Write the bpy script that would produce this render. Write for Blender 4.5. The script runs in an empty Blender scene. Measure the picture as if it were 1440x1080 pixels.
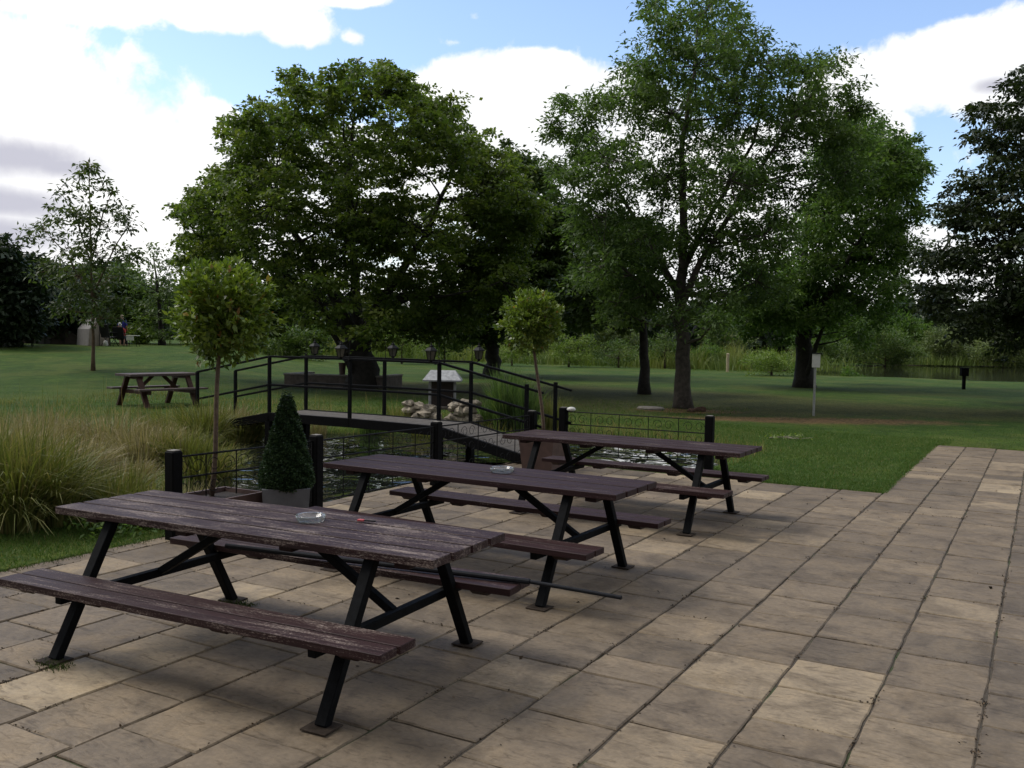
import bpy, math, random
import numpy as np
from mathutils import Vector, Matrix
random.seed(7)
rng = np.random.default_rng(11)
S = bpy.context.scene
COL = S.collection
PI = math.pi

# ------------------------------------------------------------------ camera
F, CX, CY, H = 1310., 720., 540., 1.87
yA = np.array([1471 - CX, 488 - CY, F]); yA /= np.linalg.norm(yA)
xB = -np.array([-1580 - CX, 435 - CY, F]); xB -= xB.dot(yA) * yA; xB /= np.linalg.norm(xB)
RM = np.array([xB, yA, np.cross(xB, yA)])          # world = RM @ (right, down, forward)
EYE = np.array([0, 0, H])
RIGHT, FWD = RM[:, 0], RM[:, 2]
F2 = np.array([FWD[0], FWD[1]]) / np.hypot(FWD[0], FWD[1])
R2 = np.array([F2[1], -F2[0]])

def ray(px, py): return RM @ np.array([(px - CX) / F, (py - CY) / F, 1.])
def at(px, py, z=0.):
    d = ray(px, py); return EYE + d * ((z - H) / d[2])
def atd(px, py, depth): return EYE + ray(px, py) * depth
def sstep(a, b, x):
    t = np.clip((x - a) / (b - a), 0, 1); return t * t * (3 - 2 * t)
def rise(x, y):
    d = x * F2[0] + y * F2[1]; l = x * R2[0] + y * R2[1]
    q = -l / np.maximum(d, 1.)
    return 1.0 * sstep(26, 54, d) * sstep(.2, .34, q)
def gp(px, py):
    z = 0.
    for _ in range(60):
        p = at(px, py, z); z = .7 * z + .3 * float(rise(p[0], p[1]))
    return at(px, py, z)
def depth(p): return float((np.array(p) - EYE) @ FWD)

cd = bpy.data.cameras.new("camera"); cam = bpy.data.objects.new("camera", cd); COL.objects.link(cam)
cd.sensor_width = 36; cd.lens = 36 * F / 1440; cd.clip_start = .05; cd.clip_end = 5000
m = Matrix.Identity(4)
for i in range(3):
    m[i][0] = RM[i, 0]; m[i][1] = -RM[i, 1]; m[i][2] = -RM[i, 2]; m[i][3] = EYE[i]
cam.matrix_world = m; S.camera = cam
S.view_settings.view_transform = 'Standard'; S.view_settings.look = 'None'
S.view_settings.exposure = EXPO = 1.0; S.view_settings.gamma = 1
S.cycles.max_bounces = 8; S.cycles.transparent_max_bounces = 8

# ------------------------------------------------------------------ node helpers
class NT:
    def __init__(s, tree): s.t = tree
    def n(s, typ, **kw):
        nd = s.t.nodes.new(typ)
        for k, v in kw.items(): setattr(nd, k, v)
        return nd
    def lk(s, a, b): s.t.links.new(a, b)
    def put(s, sock, v):
        if hasattr(v, 'is_linked') or isinstance(v, bpy.types.NodeSocket): s.lk(v, sock)
        else: sock.default_value = v
    def math(s, op, a, b=None, c=None, clamp=False):
        nd = s.n('ShaderNodeMath', operation=op, use_clamp=clamp)
        s.put(nd.inputs[0], a)
        if b is not None: s.put(nd.inputs[1], b)
        if c is not None: s.put(nd.inputs[2], c)
        return nd.outputs[0]
    def vm(s, op, a, b=None):
        nd = s.n('ShaderNodeVectorMath', operation=op)
        s.put(nd.inputs[0], a)
        if b is not None: s.put(nd.inputs[1], b)
        return nd.outputs['Value'] if op in ('LENGTH', 'DOT_PRODUCT', 'DISTANCE') else nd.outputs[0]
    def mix(s, f, a, b, mode='MIX'):
        nd = s.n('ShaderNodeMix', data_type='RGBA', blend_type=mode)
        s.put(nd.inputs[0], f); s.put(nd.inputs[6], a); s.put(nd.inputs[7], b)
        return nd.outputs[2]
    def noise(s, vec, scale, detail=4, rough=.55, dist=0.):
        nd = s.n('ShaderNodeTexNoise')
        if vec is not None: s.lk(vec, nd.inputs['Vector'])
        nd.inputs['Scale'].default_value = scale; nd.inputs['Detail'].default_value = detail
        nd.inputs['Roughness'].default_value = rough; nd.inputs['Distortion'].default_value = dist
        return nd.outputs['Fac']
    def ramp(s, fac, stops):
        nd = s.n('ShaderNodeValToRGB'); cr = nd.color_ramp
        while len(cr.elements) < len(stops): cr.elements.new(.5)
        for e, (p, c) in zip(cr.elements, stops):
            e.position = p; e.color = (c[0], c[1], c[2], 1) if not isinstance(c, (int, float)) else (c, c, c, 1)
        s.lk(fac, nd.inputs[0]); return nd.outputs[0]
    def sm(s, v, a, b):
        nd = s.n('ShaderNodeMapRange', interpolation_type='SMOOTHSTEP')
        s.put(nd.inputs[0], v); nd.inputs[1].default_value = a; nd.inputs[2].default_value = b
        return nd.outputs[0]
    def scaled(s, vec, sc):
        return s.vm('MULTIPLY', vec, sc)
def c4(c): return (c[0], c[1], c[2], 1)

def newmat(name):
    mt = bpy.data.materials.new(name); mt.use_nodes = True
    g = NT(mt.node_tree); b = mt.node_tree.nodes['Principled BSDF']
    return mt, g, b
def coord(g, kind='Object'): return g.n('ShaderNodeTexCoord').outputs[kind]
def bump(g, b, h, strength, dist):
    nd = g.n('ShaderNodeBump'); nd.inputs['Strength'].default_value = strength
    nd.inputs['Distance'].default_value = dist; g.lk(h, nd.inputs['Height']); g.lk(nd.outputs[0], b.inputs['Normal'])

def simple(name, col, rough=.6, var=.25, scale=12., metal=0., bmp=.0, spec=.5):
    mt, g, b = newmat(name); co = coord(g)
    nz = g.noise(co, scale, 5)
    lo = tuple(x * (1 - var) for x in col); hi = tuple(x * (1 + var) for x in col)
    g.lk(g.ramp(nz, [(.3, lo), (.7, hi)]), b.inputs['Base Color'])
    b.inputs['Roughness'].default_value = rough; b.inputs['Metallic'].default_value = metal
    b.inputs['Specular IOR Level'].default_value = spec
    if bmp: bump(g, b, g.noise(co, scale * 4, 5), bmp, .01)
    return mt

def leafmat(name, stops, trans=.3, rough=.5, spec=.3, tcol=(1.25, 1.35, .7)):
    mt, g, b = newmat(name)
    a = g.n('ShaderNodeAttribute', attribute_name='tint')
    c = g.ramp(a.outputs['Fac'], stops)
    g.lk(c, b.inputs['Base Color']); b.inputs['Roughness'].default_value = rough
    b.inputs['Specular IOR Level'].default_value = spec
    tr = g.n('ShaderNodeBsdfTranslucent')
    g.lk(g.mix(1., c, c4(tcol), 'MULTIPLY'), tr.inputs[0])
    mx = g.n('ShaderNodeMixShader'); mx.inputs[0].default_value = trans
    g.lk(b.outputs[0], mx.inputs[1]); g.lk(tr.outputs[0], mx.inputs[2])
    out = mt.node_tree.nodes['Material Output']; g.lk(mx.outputs[0], out.inputs[0])
    return mt

def woodmat(name, wear, base=((.0185, .0085, .009), (.038, .0165, .0175)), worn=((.11, .085, .075), (.33, .27, .235))):
    mt, g, b = newmat(name); co = coord(g)
    grain = g.noise(g.scaled(co, (1.4, 42, 42)), 1.6, 6, .65)
    fine = g.noise(g.scaled(co, (48, 150, 150)), 1.2, 6, .8)
    patch = g.noise(g.scaled(co, (1.2, 5.5, 5.5)), 1.6, 6, .65, .6)
    basec = g.ramp(grain, [(.3, base[0]), (.72, base[1])])
    wornc = g.ramp(fine, [(.32, worn[0]), (.68, worn[1])])
    v = g.math('ADD', g.math('MULTIPLY', grain, .45), g.math('ADD', g.math('MULTIPLY', patch, .7), g.math('MULTIPLY', fine, .85)))
    msk = g.math('MULTIPLY', g.sm(v, 1.27 - wear * .46, 1.40 - wear * .40), .95)
    g.lk(g.mix(msk, basec, wornc), b.inputs['Base Color'])
    g.lk(g.math('ADD', g.math('MULTIPLY', msk, .3), .55), b.inputs['Roughness'])
    b.inputs['Specular IOR Level'].default_value = .18
    bump(g, b, g.math('ADD', grain, g.math('MULTIPLY', fine, .7)), .6, .004)
    return mt

# ------------------------------------------------------------------ mesh helpers
def link(o, parent=None):
    COL.objects.link(o)
    if parent is not None: o.parent = parent
    return o
class MB:
    def __init__(s): s.v = []; s.f = []
    def add(s, vs, fs):
        o = len(s.v); s.v += [tuple(map(float, v)) for v in vs]; s.f += [tuple(i + o for i in f) for f in fs]; return s
    def box(s, c, d, rot=None, bev=.0):
        hx, hy, hz = d[0] / 2, d[1] / 2, d[2] / 2
        bv = min(bev, hx * .45, hy * .45, hz * .45)
        if bv > 0:
            P = []
            for z, k in ((-hz, bv), (-hz + bv, 0), (hz - bv, 0), (hz, bv)):
                x, y = hx - k, hy - k; e = bv if k == 0 else bv * .6
                P += [(-x + e, -y, z), (x - e, -y, z), (x, -y + e, z), (x, y - e, z), (x - e, y, z), (-x + e, y, z), (-x, y - e, z), (-x, -y + e, z)]
            fs = [tuple(range(7, -1, -1)), tuple(range(24, 32))]
            for l in range(3):
                for i in range(8):
                    j = (i + 1) % 8; fs.append((l * 8 + i, l * 8 + j, l * 8 + 8 + j, l * 8 + 8 + i))
        else:
            P = [(x, y, z) for z in (-hz, hz) for x, y in ((-hx, -hy), (hx, -hy), (hx, hy), (-hx, hy))]
            fs = [(3, 2, 1, 0), (4, 5, 6, 7), (0, 1, 5, 4), (1, 2, 6, 5), (2, 3, 7, 6), (3, 0, 4, 7)]
        if rot is not None: P = [tuple(rot @ Vector(p)) for p in P]
        return s.add([(p[0] + c[0], p[1] + c[1], p[2] + c[2]) for p in P], fs)
    def bar(s, a, b, w, h, up=(0, 0, 1), bev=.004, ext=0.):
        a, b = Vector(a), Vector(b); d = (b - a).normalized(); a = a - d * ext; b = b + d * ext
        u = Vector(up); sd = d.cross(u)
        if sd.length < 1e-4: sd = d.cross(Vector((0, 1, 0)))
        sd.normalize(); u = sd.cross(d)
        return s.box((a + b) / 2, ((b - a).length, w, h), Matrix((d, -sd, u)).transposed(), bev)
    def tube(s, pts, rad, n=6, cap=True):
        pts = [Vector(p) for p in pts]
        if not hasattr(rad, '__len__'): rad = [rad] * len(pts)
        vs = []; fs = []; prev = None
        for i, p in enumerate(pts):
            d = (pts[min(i + 1, len(pts) - 1)] - pts[max(i - 1, 0)])
            if d.length < 1e-9: d = Vector((0, 0, 1))
            d.normalize()
            if prev is None:
                prev = d.cross(Vector((.31, .87, .38))).normalized()
            a = prev - d * prev.dot(d)
            if a.length < 1e-5: a = d.orthogonal()
            a.normalize(); prev = a; b = d.cross(a)
            for k in range(n):
                t = 2 * PI * k / n; vs.append(p + (a * math.cos(t) + b * math.sin(t)) * rad[i])
        for i in range(len(pts) - 1):
            for k in range(n):
                j = (k + 1) % n; fs.append((i * n + k, i * n + j, i * n + n + j, i * n + n + k))
        if cap:
            fs.append(tuple(range(n - 1, -1, -1))); q = (len(pts) - 1) * n; fs.append(tuple(range(q, q + n)))
        return s.add(vs, fs)
    def lathe(s, prof, c=(0, 0, 0), n=20, rot0=0., sq=1.):
        vs = [(c[0] + r * math.cos(2 * PI * k / n + rot0), c[1] + r * math.sin(2 * PI * k / n + rot0), c[2] + z) for r, z in prof for k in range(n)]
        fs = []
        for i in range(len(prof) - 1):
            for k in range(n):
                j = (k + 1) % n; fs.append((i * n + k, i * n + j, i * n + n + j, i * n + n + k))
        if prof[0][0] > 1e-6: fs.append(tuple(range(n - 1, -1, -1)))
        if prof[-1][0] > 1e-6: q = (len(prof) - 1) * n; fs.append(tuple(range(q, q + n)))
        return s.add(vs, fs)
    def build(s, name, mat, parent=None, smooth=False):
        me = bpy.data.meshes.new(name); me.from_pydata(s.v, [], s.f); me.validate(); me.update()
        if mat is not None: me.materials.append(mat)
        if smooth:
            me.polygons.foreach_set('use_smooth', [True] * len(me.polygons))
        return link(bpy.data.objects.new(name, me), parent)

def npmesh(name, V, Fc, mat, parent=None, tint=None, smooth=False):
    V = np.asarray(V, np.float32); Fc = np.asarray(Fc, np.int32); k = Fc.shape[1]; n = len(Fc)
    me = bpy.data.meshes.new(name)
    me.vertices.add(len(V)); me.vertices.foreach_set('co', V.ravel())
    me.loops.add(n * k); me.loops.foreach_set('vertex_index', Fc.ravel())
    me.polygons.add(n); me.polygons.foreach_set('loop_start', np.arange(0, n * k, k, dtype=np.int32))
    try: me.polygons.foreach_set('loop_total', np.full(n, k, dtype=np.int32))
    except Exception: pass
    if smooth: me.polygons.foreach_set('use_smooth', np.ones(n, bool))
    me.update(calc_edges=True)
    if tint is not None:
        at_ = me.attributes.new('tint', 'FLOAT', 'FACE'); at_.data.foreach_set('value', np.asarray(tint, np.float32))
    me.materials.append(mat)
    return link(bpy.data.objects.new(name, me), parent)

def unit(a): return a / np.maximum(np.linalg.norm(a, axis=-1, keepdims=True), 1e-9)
def leaves(name, pos, axis, nrm, ln, wd, mat, parent=None, tint=None, fold=.12):
    axis = unit(axis); sd = unit(np.cross(axis, nrm)); nr = np.cross(sd, axis)
    ln = np.broadcast_to(np.asarray(ln, float).reshape(-1, 1), (len(pos), 1)); wd = np.broadcast_to(np.asarray(wd, float).reshape(-1, 1), (len(pos), 1))
    mid = pos + axis * ln * .42 + nr * wd * fold
    V = np.stack([pos, mid + sd * wd * .5, pos + axis * ln - nr * ln * .1, mid - sd * wd * .5], 1).reshape(-1, 3)
    Fc = np.arange(len(pos) * 4).reshape(-1, 4)
    return npmesh(name, V, Fc, mat, parent, rng.random(len(pos)) if tint is None else tint)

def blades(name, base, lean, height, width, mat, parent=None, tint=None, segs=4, curl=1.8, droop=.28):
    """grass blades: base Nx3, lean Nx2 (horizontal reach of the tip), height N, width N"""
    N = len(base); lv = []
    hd = np.concatenate([lean, np.zeros((N, 1))], 1)
    th = rng.random(N) * 2 * PI
    sd = np.stack([np.cos(th), np.sin(th), np.zeros(N)], 1)
    L = np.linalg.norm(lean, axis=1)
    for i in range(segs + 1):
        t = i / segs
        z = height * (t - droop * np.clip(L / np.maximum(height, .01), 0, 1.4) * t ** 3)
        c = base + hd * (t ** curl) + np.stack([0 * z, 0 * z, z], 1)
        w = (width * (1 - t) ** .7 * .5)[:, None] if i < segs else None
        if i < segs: lv += [c - sd * w, c + sd * w]
        else: lv += [c]
    V = np.stack(lv, 1); k = V.shape[1]; V = V.reshape(-1, 3)
    o = (np.arange(N) * k)[:, None]; Fs = []
    for i in range(segs - 1):
        q = np.array([2 * i, 2 * i + 1, 2 * i + 3, 2 * i + 2])[None, :] + o; Fs.append(q)
    t3 = np.array([2 * segs - 2, 2 * segs - 1, 2 * segs, 2 * segs])[None, :] + o
    # tip: a thin quad (split last vertex) keeps one face size
    extra = V[o[:, 0] + 2 * segs] + sd * .0008
    V = np.concatenate([V, extra]); t3[:, 3] = t3[:, 2]; t3[:, 2] = len(V) - N + np.arange(N)
    Fs.append(t3)
    tt = rng.random(N) if tint is None else tint
    return npmesh(name, V, np.concatenate(Fs), mat, parent, np.tile(tt, segs))

def thing(name, label, cat, loc=(0, 0, 0), rz=0., group=None):
    o = bpy.data.objects.new(name, None); o.empty_display_size = .1; COL.objects.link(o)
    o.location = loc; o.rotation_euler = (0, 0, rz); o['label'] = label; o['category'] = cat
    if group: o['group'] = group
    return o
def tag(o, label, cat, group=None):
    o['label'] = label; o['category'] = cat
    if group: o['group'] = group
    return o
def kind(o, k): o['kind'] = k; return o
def copytree(o, parent=None):
    c = o.copy(); COL.objects.link(c); c.parent = parent
    for ch in list(o.children): copytree(ch, c)
    return c

# ------------------------------------------------------------------ materials
M = {}
M['metal'] = simple('black_painted_metal', (.0045, .005, .006), .7, .5, 30, 0, .08, .09)
M['plate'] = simple('rusty_plate', (.045, .034, .026), .85, .4, 25, 0, .3, .15)
M['iron'] = simple('black_iron', (.0045, .0045, .005), .6, .3, 30, 0, 0, .16)
M['postblack'] = simple('black_stained_timber', (.004, .004, .0045), .75, .35, 25, 0, .15, .09)
M['wood1'] = woodmat('worn_dark_stain', .585)
M['wood1b'] = woodmat('worn_dark_stain_bench', .50)
M['wood2'] = woodmat('dark_stain', .34)
M['wood3'] = woodmat('dark_stain_faded', .44)
M['batten'] = woodmat('batten_stain', .05)
M['lawnwood'] = woodmat('old_brown_timber', .12, ((.035, .016, .013), (.075, .035, .026)))
M['lawntop'] = woodmat('old_grey_timber', .5, ((.06, .045, .045), (.1, .075, .07)))
M['bark'] = simple('bark', (.055, .047, .038), .9, .5, 9, 0, .8)
M['barkpale'] = simple('bark_grey', (.075, .065, .052), .9, .45, 9, 0, .8)
M['barkdark'] = simple('bark_dark', (.022, .019, .016), .9, .5, 9, 0, .8)
M['twig'] = simple('twig_brown', (.06, .042, .028), .85, .4, 20)
M['stem'] = simple('brown_stem', (.11, .075, .05), .8, .35, 30, 0, .3)
M['greypot'] = simple('grey_pot', (.115, .118, .13), .6, .2, 8, 0, .1)
M['brownpot'] = simple('brown_pot', (.085, .05, .042), .65, .25, 8, 0, .15)
M['soil'] = simple('soil', (.02, .014, .01), .95, .5, 40, 0, .6)
M['slate'] = simple('pale_slate', (.30, .31, .32), .7, .3, 14, 0, .4)
M['rock'] = simple('buff_rock', (.22, .19, .145), .9, .6, 9, 0, 1.)
M['brickwall'] = simple('weathered_wall', (.10, .085, .072), .9, .4, 6, 0, .6)
M['coping'] = simple('coping', (.18, .165, .145), .85, .3, 8, 0, .4)
M['white'] = simple('white_paint', (.62, .62, .58), .5, .08, 10)
M['polegrey'] = simple('galvanised', (.36, .37, .36), .45, .2, 20, .3)
M['palewood'] = simple('pale_timber', (.42, .35, .24), .8, .2, 20)
M['rod'] = simple('dark_grey_pole', (.014, .015, .018), .7, .25, 30, 0, 0, .12)
M['tentgrey'] = simple('grey_canvas', (.21, .2, .2), .85, .12, 5)
M['tenttan'] = simple('tan_canvas', (.27, .235, .19), .85, .12, 5)
M['tentdark'] = simple('dark_canvas', (.075, .06, .05), .85, .2, 5)
M['blackcloth'] = simple('black_cloth', (.008, .008, .009), .8, .3, 30)
M['blue'] = simple('blue_shirt', (.012, .02, .19), .8, .2, 20)
M['red'] = simple('red_top', (.35, .03, .03), .8, .2, 20)
M['skin'] = simple('skin', (.42, .24, .17), .55, .1, 20)
M['darkcloth'] = simple('dark_trousers', (.02, .02, .028), .8, .3, 20)
M['whitehair'] = simple('white_hair', (.62, .6, .56), .7, .15, 60)
M['fairhair'] = simple('fair_hair', (.3, .25, .18), .7, .2, 60)
M['stubred'] = simple('red_plastic', (.45, .05, .06), .4, .1, 20)

gm, g, b = newmat('clear_glass')
b.inputs['Base Color'].default_value = (.93, .97, .96, 1); b.inputs['Roughness'].default_value = .03
b.inputs['Transmission Weight'].default_value = .93; b.inputs['IOR'].default_value = 1.45
_co = coord(g); bump(g, b, g.noise(_co, 60, 2), .15, .003)
M['glass'] = gm
M['lampglass'] = simple('lantern_glass', (.10, .095, .075), .15, .3, 10)

def lf(name, dk, md, lt, **k): return leafmat(name, [(0, dk), (.5, md), (1., lt)], **k)
M['leafT1'] = lf('leaf_maple', (.062, .102, .022), (.11, .16, .033), (.185, .22, .046), trans=.42)
M['leafT2'] = lf('leaf_dark', (.034, .062, .016), (.058, .095, .024), (.09, .13, .03), trans=.3)
M['leafash'] = lf('leaf_ash', (.056, .10, .03), (.09, .148, .044), (.14, .20, .064), trans=.42)
M['leafR'] = lf('leaf_green', (.058, .112, .028), (.095, .165, .041), (.145, .21, .056), trans=.42)
M['leafoak'] = lf('leaf_oak', (.02, .034, .013), (.034, .052, .018), (.06, .08, .026), trans=.2)
M['leafslim'] = lf('leaf_slim', (.05, .075, .028), (.075, .11, .035), (.11, .14, .045), trans=.34)
M['leafdark'] = lf('leaf_conifer', (.016, .03, .015), (.026, .045, .02), (.042, .062, .024), trans=.15)
M['leafbg'] = lf('leaf_background', (.06, .105, .03), (.095, .15, .04), (.14, .19, .055), trans=.3)
M['leafshrub'] = lf('leaf_shrub', (.09, .15, .03), (.15, .22, .045), (.22, .28, .065), trans=.32)
M['leafwillow'] = lf('leaf_grey_shrub', (.08, .115, .045), (.125, .165, .062), (.18, .21, .08), trans=.3)
M['leafbay'] = leafmat('leaf_bay', [(0, (.07, .12, .02)), (.45, (.135, .195, .03)), (.9, (.22, .27, .045)), (1., (.3, .16, .05))], trans=.32, rough=.38, spec=.5)
M['leafbox'] = lf('leaf_box', (.018, .04, .018), (.032, .062, .026), (.06, .10, .038), trans=.16, rough=.45)
M['grassA'] = leafmat('long_grass', [(0, (.075, .10, .022)), (.4, (.15, .165, .042)), (.72, (.23, .21, .075)), (1., (.38, .27, .13))], trans=.3, rough=.6)
M['grassB'] = leafmat('straw_grass', [(0, (.15, .145, .055)), (.5, (.28, .23, .125)), (1., (.44, .36, .235))], trans=.25, rough=.6)
M['iris'] = leafmat('iris_leaf', [(0, (.06, .11, .035)), (.6, (.12, .19, .06)), (1., (.22, .25, .09))], trans=.3, rough=.45)
M['reed'] = leafmat('reed', [(0, (.07, .11, .025)), (.5, (.13, .175, .042)), (1., (.23, .24, .075))], trans=.3, rough=.6)
M['lawnblade'] = leafmat('lawn_blade', [(0, (.042, .096, .013)), (.6, (.072, .142, .022)), (.93, (.115, .165, .034)), (1., (.26, .21, .09))], trans=.25, rough=.6)
M['litter'] = leafmat('dead_leaf', [(0, (.02, .015, .01)), (.6, (.045, .032, .02)), (1., (.12, .08, .045))], trans=0., rough=.9)
M['moss'] = leafmat('moss', [(0, (.03, .045, .012)), (1., (.07, .1, .022))], trans=.1, rough=.9)

# paving
mt, g, b = newmat('sandstone_paving'); co = coord(g)
a = g.n('ShaderNodeAttribute', attribute_name='tint').outputs['Fac']
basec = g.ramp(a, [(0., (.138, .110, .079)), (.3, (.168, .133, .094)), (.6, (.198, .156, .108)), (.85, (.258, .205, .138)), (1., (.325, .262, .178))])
shift = g.n('ShaderNodeCombineXYZ'); g.lk(g.math('MULTIPLY', a, 91.), shift.inputs[0]); g.lk(g.math('MULTIPLY', a, 37.), shift.inputs[1])
cv = g.vm('ADD', co, shift.outputs[0])
n1 = g.noise(cv, 3.2, 7, .62, .8); n2 = g.noise(cv, 34, 5, .65); n3 = g.noise(g.scaled(cv, (1, 3.2, 1)), 5.5, 6, .6, 1.8)
big = g.noise(co, .55, 3, .5)
c = g.mix(1., basec, g.ramp(n1, [(.28, (.58, .56, .54)), (.5, (1., 1., 1.)), (.75, (1.3, 1.27, 1.2))]), 'MULTIPLY')
c = g.mix(1., c, g.ramp(n2, [(.3, (.82, .82, .82)), (.7, (1.15, 1.14, 1.12))]), 'MULTIPLY')
c = g.mix(1., c, g.ramp(n3, [(.34, (.66, .64, .62)), (.46, (1., 1., 1.))]), 'MULTIPLY')
c = g.mix(1., c, g.ramp(big, [(.3, (.84, .83, .83)), (.68, (1.04, 1.03, 1.02))]), 'MULTIPLY')
st = g.noise(g.scaled(co, (1, 1, 0)), 1.7, 8, .7, 1.2)
c = g.mix(1., c, g.ramp(st, [(.34, (.74, .72, .69)), (.5, (1., 1., 1.)), (.72, (1.06, 1.055, 1.05))]), 'MULTIPLY')
g.lk(c, b.inputs['Base Color'])
g.lk(g.ramp(n1, [(.3, .62), (.7, .82)]), b.inputs['Roughness']); b.inputs['Specular IOR Level'].default_value = .32
bump(g, b, g.math('ADD', g.math('MULTIPLY', n3, 1.), g.math('ADD', g.math('MULTIPLY', n1, .8), g.math('MULTIPLY', n2, .25))), .55, .012)
M['paving'] = mt
mt, g, b = newmat('dirty_mortar'); co = coord(g)
g.lk(g.mix(g.sm(g.noise(co, 2.3, 5), .52, .66), g.ramp(g.noise(co, 40, 5), [(.3, (.032, .026, .019)), (.7, (.085, .068, .048))]), (.035, .048, .014, 1)), b.inputs['Base Color'])
b.inputs['Roughness'].default_value = .95
M['mortar'] = mt

# lawn
mt, g, b = newmat('lawn_turf'); co = coord(g)
flat = g.scaled(co, (1, 1, 0))
n1 = g.noise(flat, .35, 5, .6); n2 = g.noise(flat, 2.2, 6, .65); n3 = g.noise(flat, 26, 5, .7); n4 = g.noise(g.scaled(flat, (1, .5, 0)), 9, 5, .7)
c = g.ramp(n2, [(.28, (.026, .056, .009)), (.5, (.042, .082, .013)), (.72, (.07, .104, .02))])
c = g.mix(g.sm(n1, .45, .62), c, (.07, .098, .021, 1))
def ell(cx, cy, rx, ry, rot):
    p = g.vm('SUBTRACT', flat, (cx, cy, 0)); cs, sn = math.cos(rot), math.sin(rot)
    u = g.math('DIVIDE', g.vm('DOT_PRODUCT', p, (cs, sn, 0)), rx); v = g.math('DIVIDE', g.vm('DOT_PRODUCT', p, (-sn, cs, 0)), ry)
    cb = g.n('ShaderNodeCombineXYZ'); g.lk(u, cb.inputs[0]); g.lk(v, cb.inputs[1])
    return g.math('SUBTRACT', 1., g.vm('LENGTH', cb.outputs[0]))
ra = math.atan2(R2[1], R2[0])
dry = None
for e in ((-8.4, 26.5, 9, 5.2, ra), (-12, 28, 9, 6, ra), (-18, 29, 9, 5, ra), (-4.5, 27.5, 7, 3.6, ra)):
    q = ell(*e); dry = q if dry is None else g.math('MAXIMUM', dry, q)
dm = g.sm(g.math('ADD', dry, g.math('MULTIPLY', g.math('SUBTRACT', n2, .5), .9)), -.05, .45)
c = g.mix(g.math('MULTIPLY', dm, .55), c, g.ramp(n4, [(.3, (.045, .040, .02)), (.7, (.10, .078, .042))]))
e1 = None
for e in ((-4.9, 23.0, 4.6, 1.15, ra - .04), (-8.3, 24.0, 1.8, 1.0, ra)):
    q = ell(*e); e1 = q if e1 is None else g.math('MAXIMUM', e1, q)
em = g.sm(g.math('ADD', e1, g.math('MULTIPLY', g.math('SUBTRACT', n2, .5), 1.0)), .0, .5)
c = g.mix(g.math('MULTIPLY', em, .85), c, g.ramp(n4, [(.3, (.105, .062, .036)), (.7, (.22, .135, .08))]))
c = g.mix(1., c, g.ramp(n3, [(.3, (.55, .58, .55)), (.7, (1.4, 1.38, 1.3))]), 'MULTIPLY')
c = g.mix(1., c, g.ramp(g.noise(flat, .9, 5, .65, .5), [(.33, (.74, .78, .74)), (.66, (1.2, 1.16, 1.1))]), 'MULTIPLY')
c = g.mix(1., c, g.ramp(n4, [(.32, (.72, .76, .72)), (.68, (1.22, 1.18, 1.1))]), 'MULTIPLY')
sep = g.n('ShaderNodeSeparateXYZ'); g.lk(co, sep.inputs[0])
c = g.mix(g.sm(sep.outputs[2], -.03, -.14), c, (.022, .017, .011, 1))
g.lk(c, b.inputs['Base Color']); b.inputs['Roughness'].default_value = .92; b.inputs['Specular IOR Level'].default_value = .12
bump(g, b, g.math('ADD', n3, g.math('MULTIPLY', n4, .6)), .8, .05)
M['lawn'] = mt

mt, g, b = newmat('pond_water'); co = coord(g)
b.inputs['Base Color'].default_value = (.008, .010, .007, 1); b.inputs['Roughness'].default_value = .04
b.inputs['IOR'].default_value = 1.6; b.inputs['Specular IOR Level'].default_value = 1.
bump(g, b, g.math('ADD', g.noise(co, 1.5, 2, .5, .6), g.math('MULTIPLY', g.noise(co, 6, 2), .02)), .75, .15)
M['water'] = mt
mt, g, b = newmat('lake_water'); co = coord(g)
b.inputs['Base Color'].default_value = (.02, .022, .012, 1); b.inputs['Roughness'].default_value = .06
bump(g, b, g.noise(g.scaled(co, (1, 1, 1)), 1.2, 3), .04, .03)
M['lake'] = mt

# ------------------------------------------------------------------ world + sun
W = bpy.data.worlds.new("World"); S.world = W; W.use_nodes = True
g = NT(W.node_tree); W.node_tree.nodes.clear()
SUN_AZ_VEC = np.array([-.92, -.16]); SUN_EL = math.radians(52)
sky = g.n('ShaderNodeTexSky', sky_type='NISHITA'); sky.sun_disc = False
sky.sun_elevation = SUN_EL; sky.sun_rotation = math.atan2(SUN_AZ_VEC[0], SUN_AZ_VEC[1])
sky.air_density = 1.15; sky.dust_density = .6; sky.ozone_density = 1.3
d = coord(g, 'Generated'); sp = g.n('ShaderNodeSeparateXYZ'); g.lk(d, sp.inputs[0])
az = g.math('ARCTAN2', sp.outputs[0], sp.outputs[1]); el = g.math('ARCSINE', sp.outputs[2])
cb = g.n('ShaderNodeCombineXYZ'); g.lk(az, cb.inputs[0]); g.lk(el, cb.inputs[1]); ae = cb.outputs[0]
warp = g.noise(d, 9, 5, .6)
def azel(px, py):
    r = ray(px, py); r = r / np.linalg.norm(r); return math.atan2(r[0], r[1]), math.asin(r[2])
def skyblob(px, py, rx, ry):
    a0, e0 = azel(px, py); k = 1 / F
    p = g.vm('SUBTRACT', ae, (a0, e0, 0)); p = g.vm('MULTIPLY', p, (1 / (rx * k), 1 / (ry * k), 0))
    return g.math('SUBTRACT', 1., g.vm('LENGTH', p))
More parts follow.
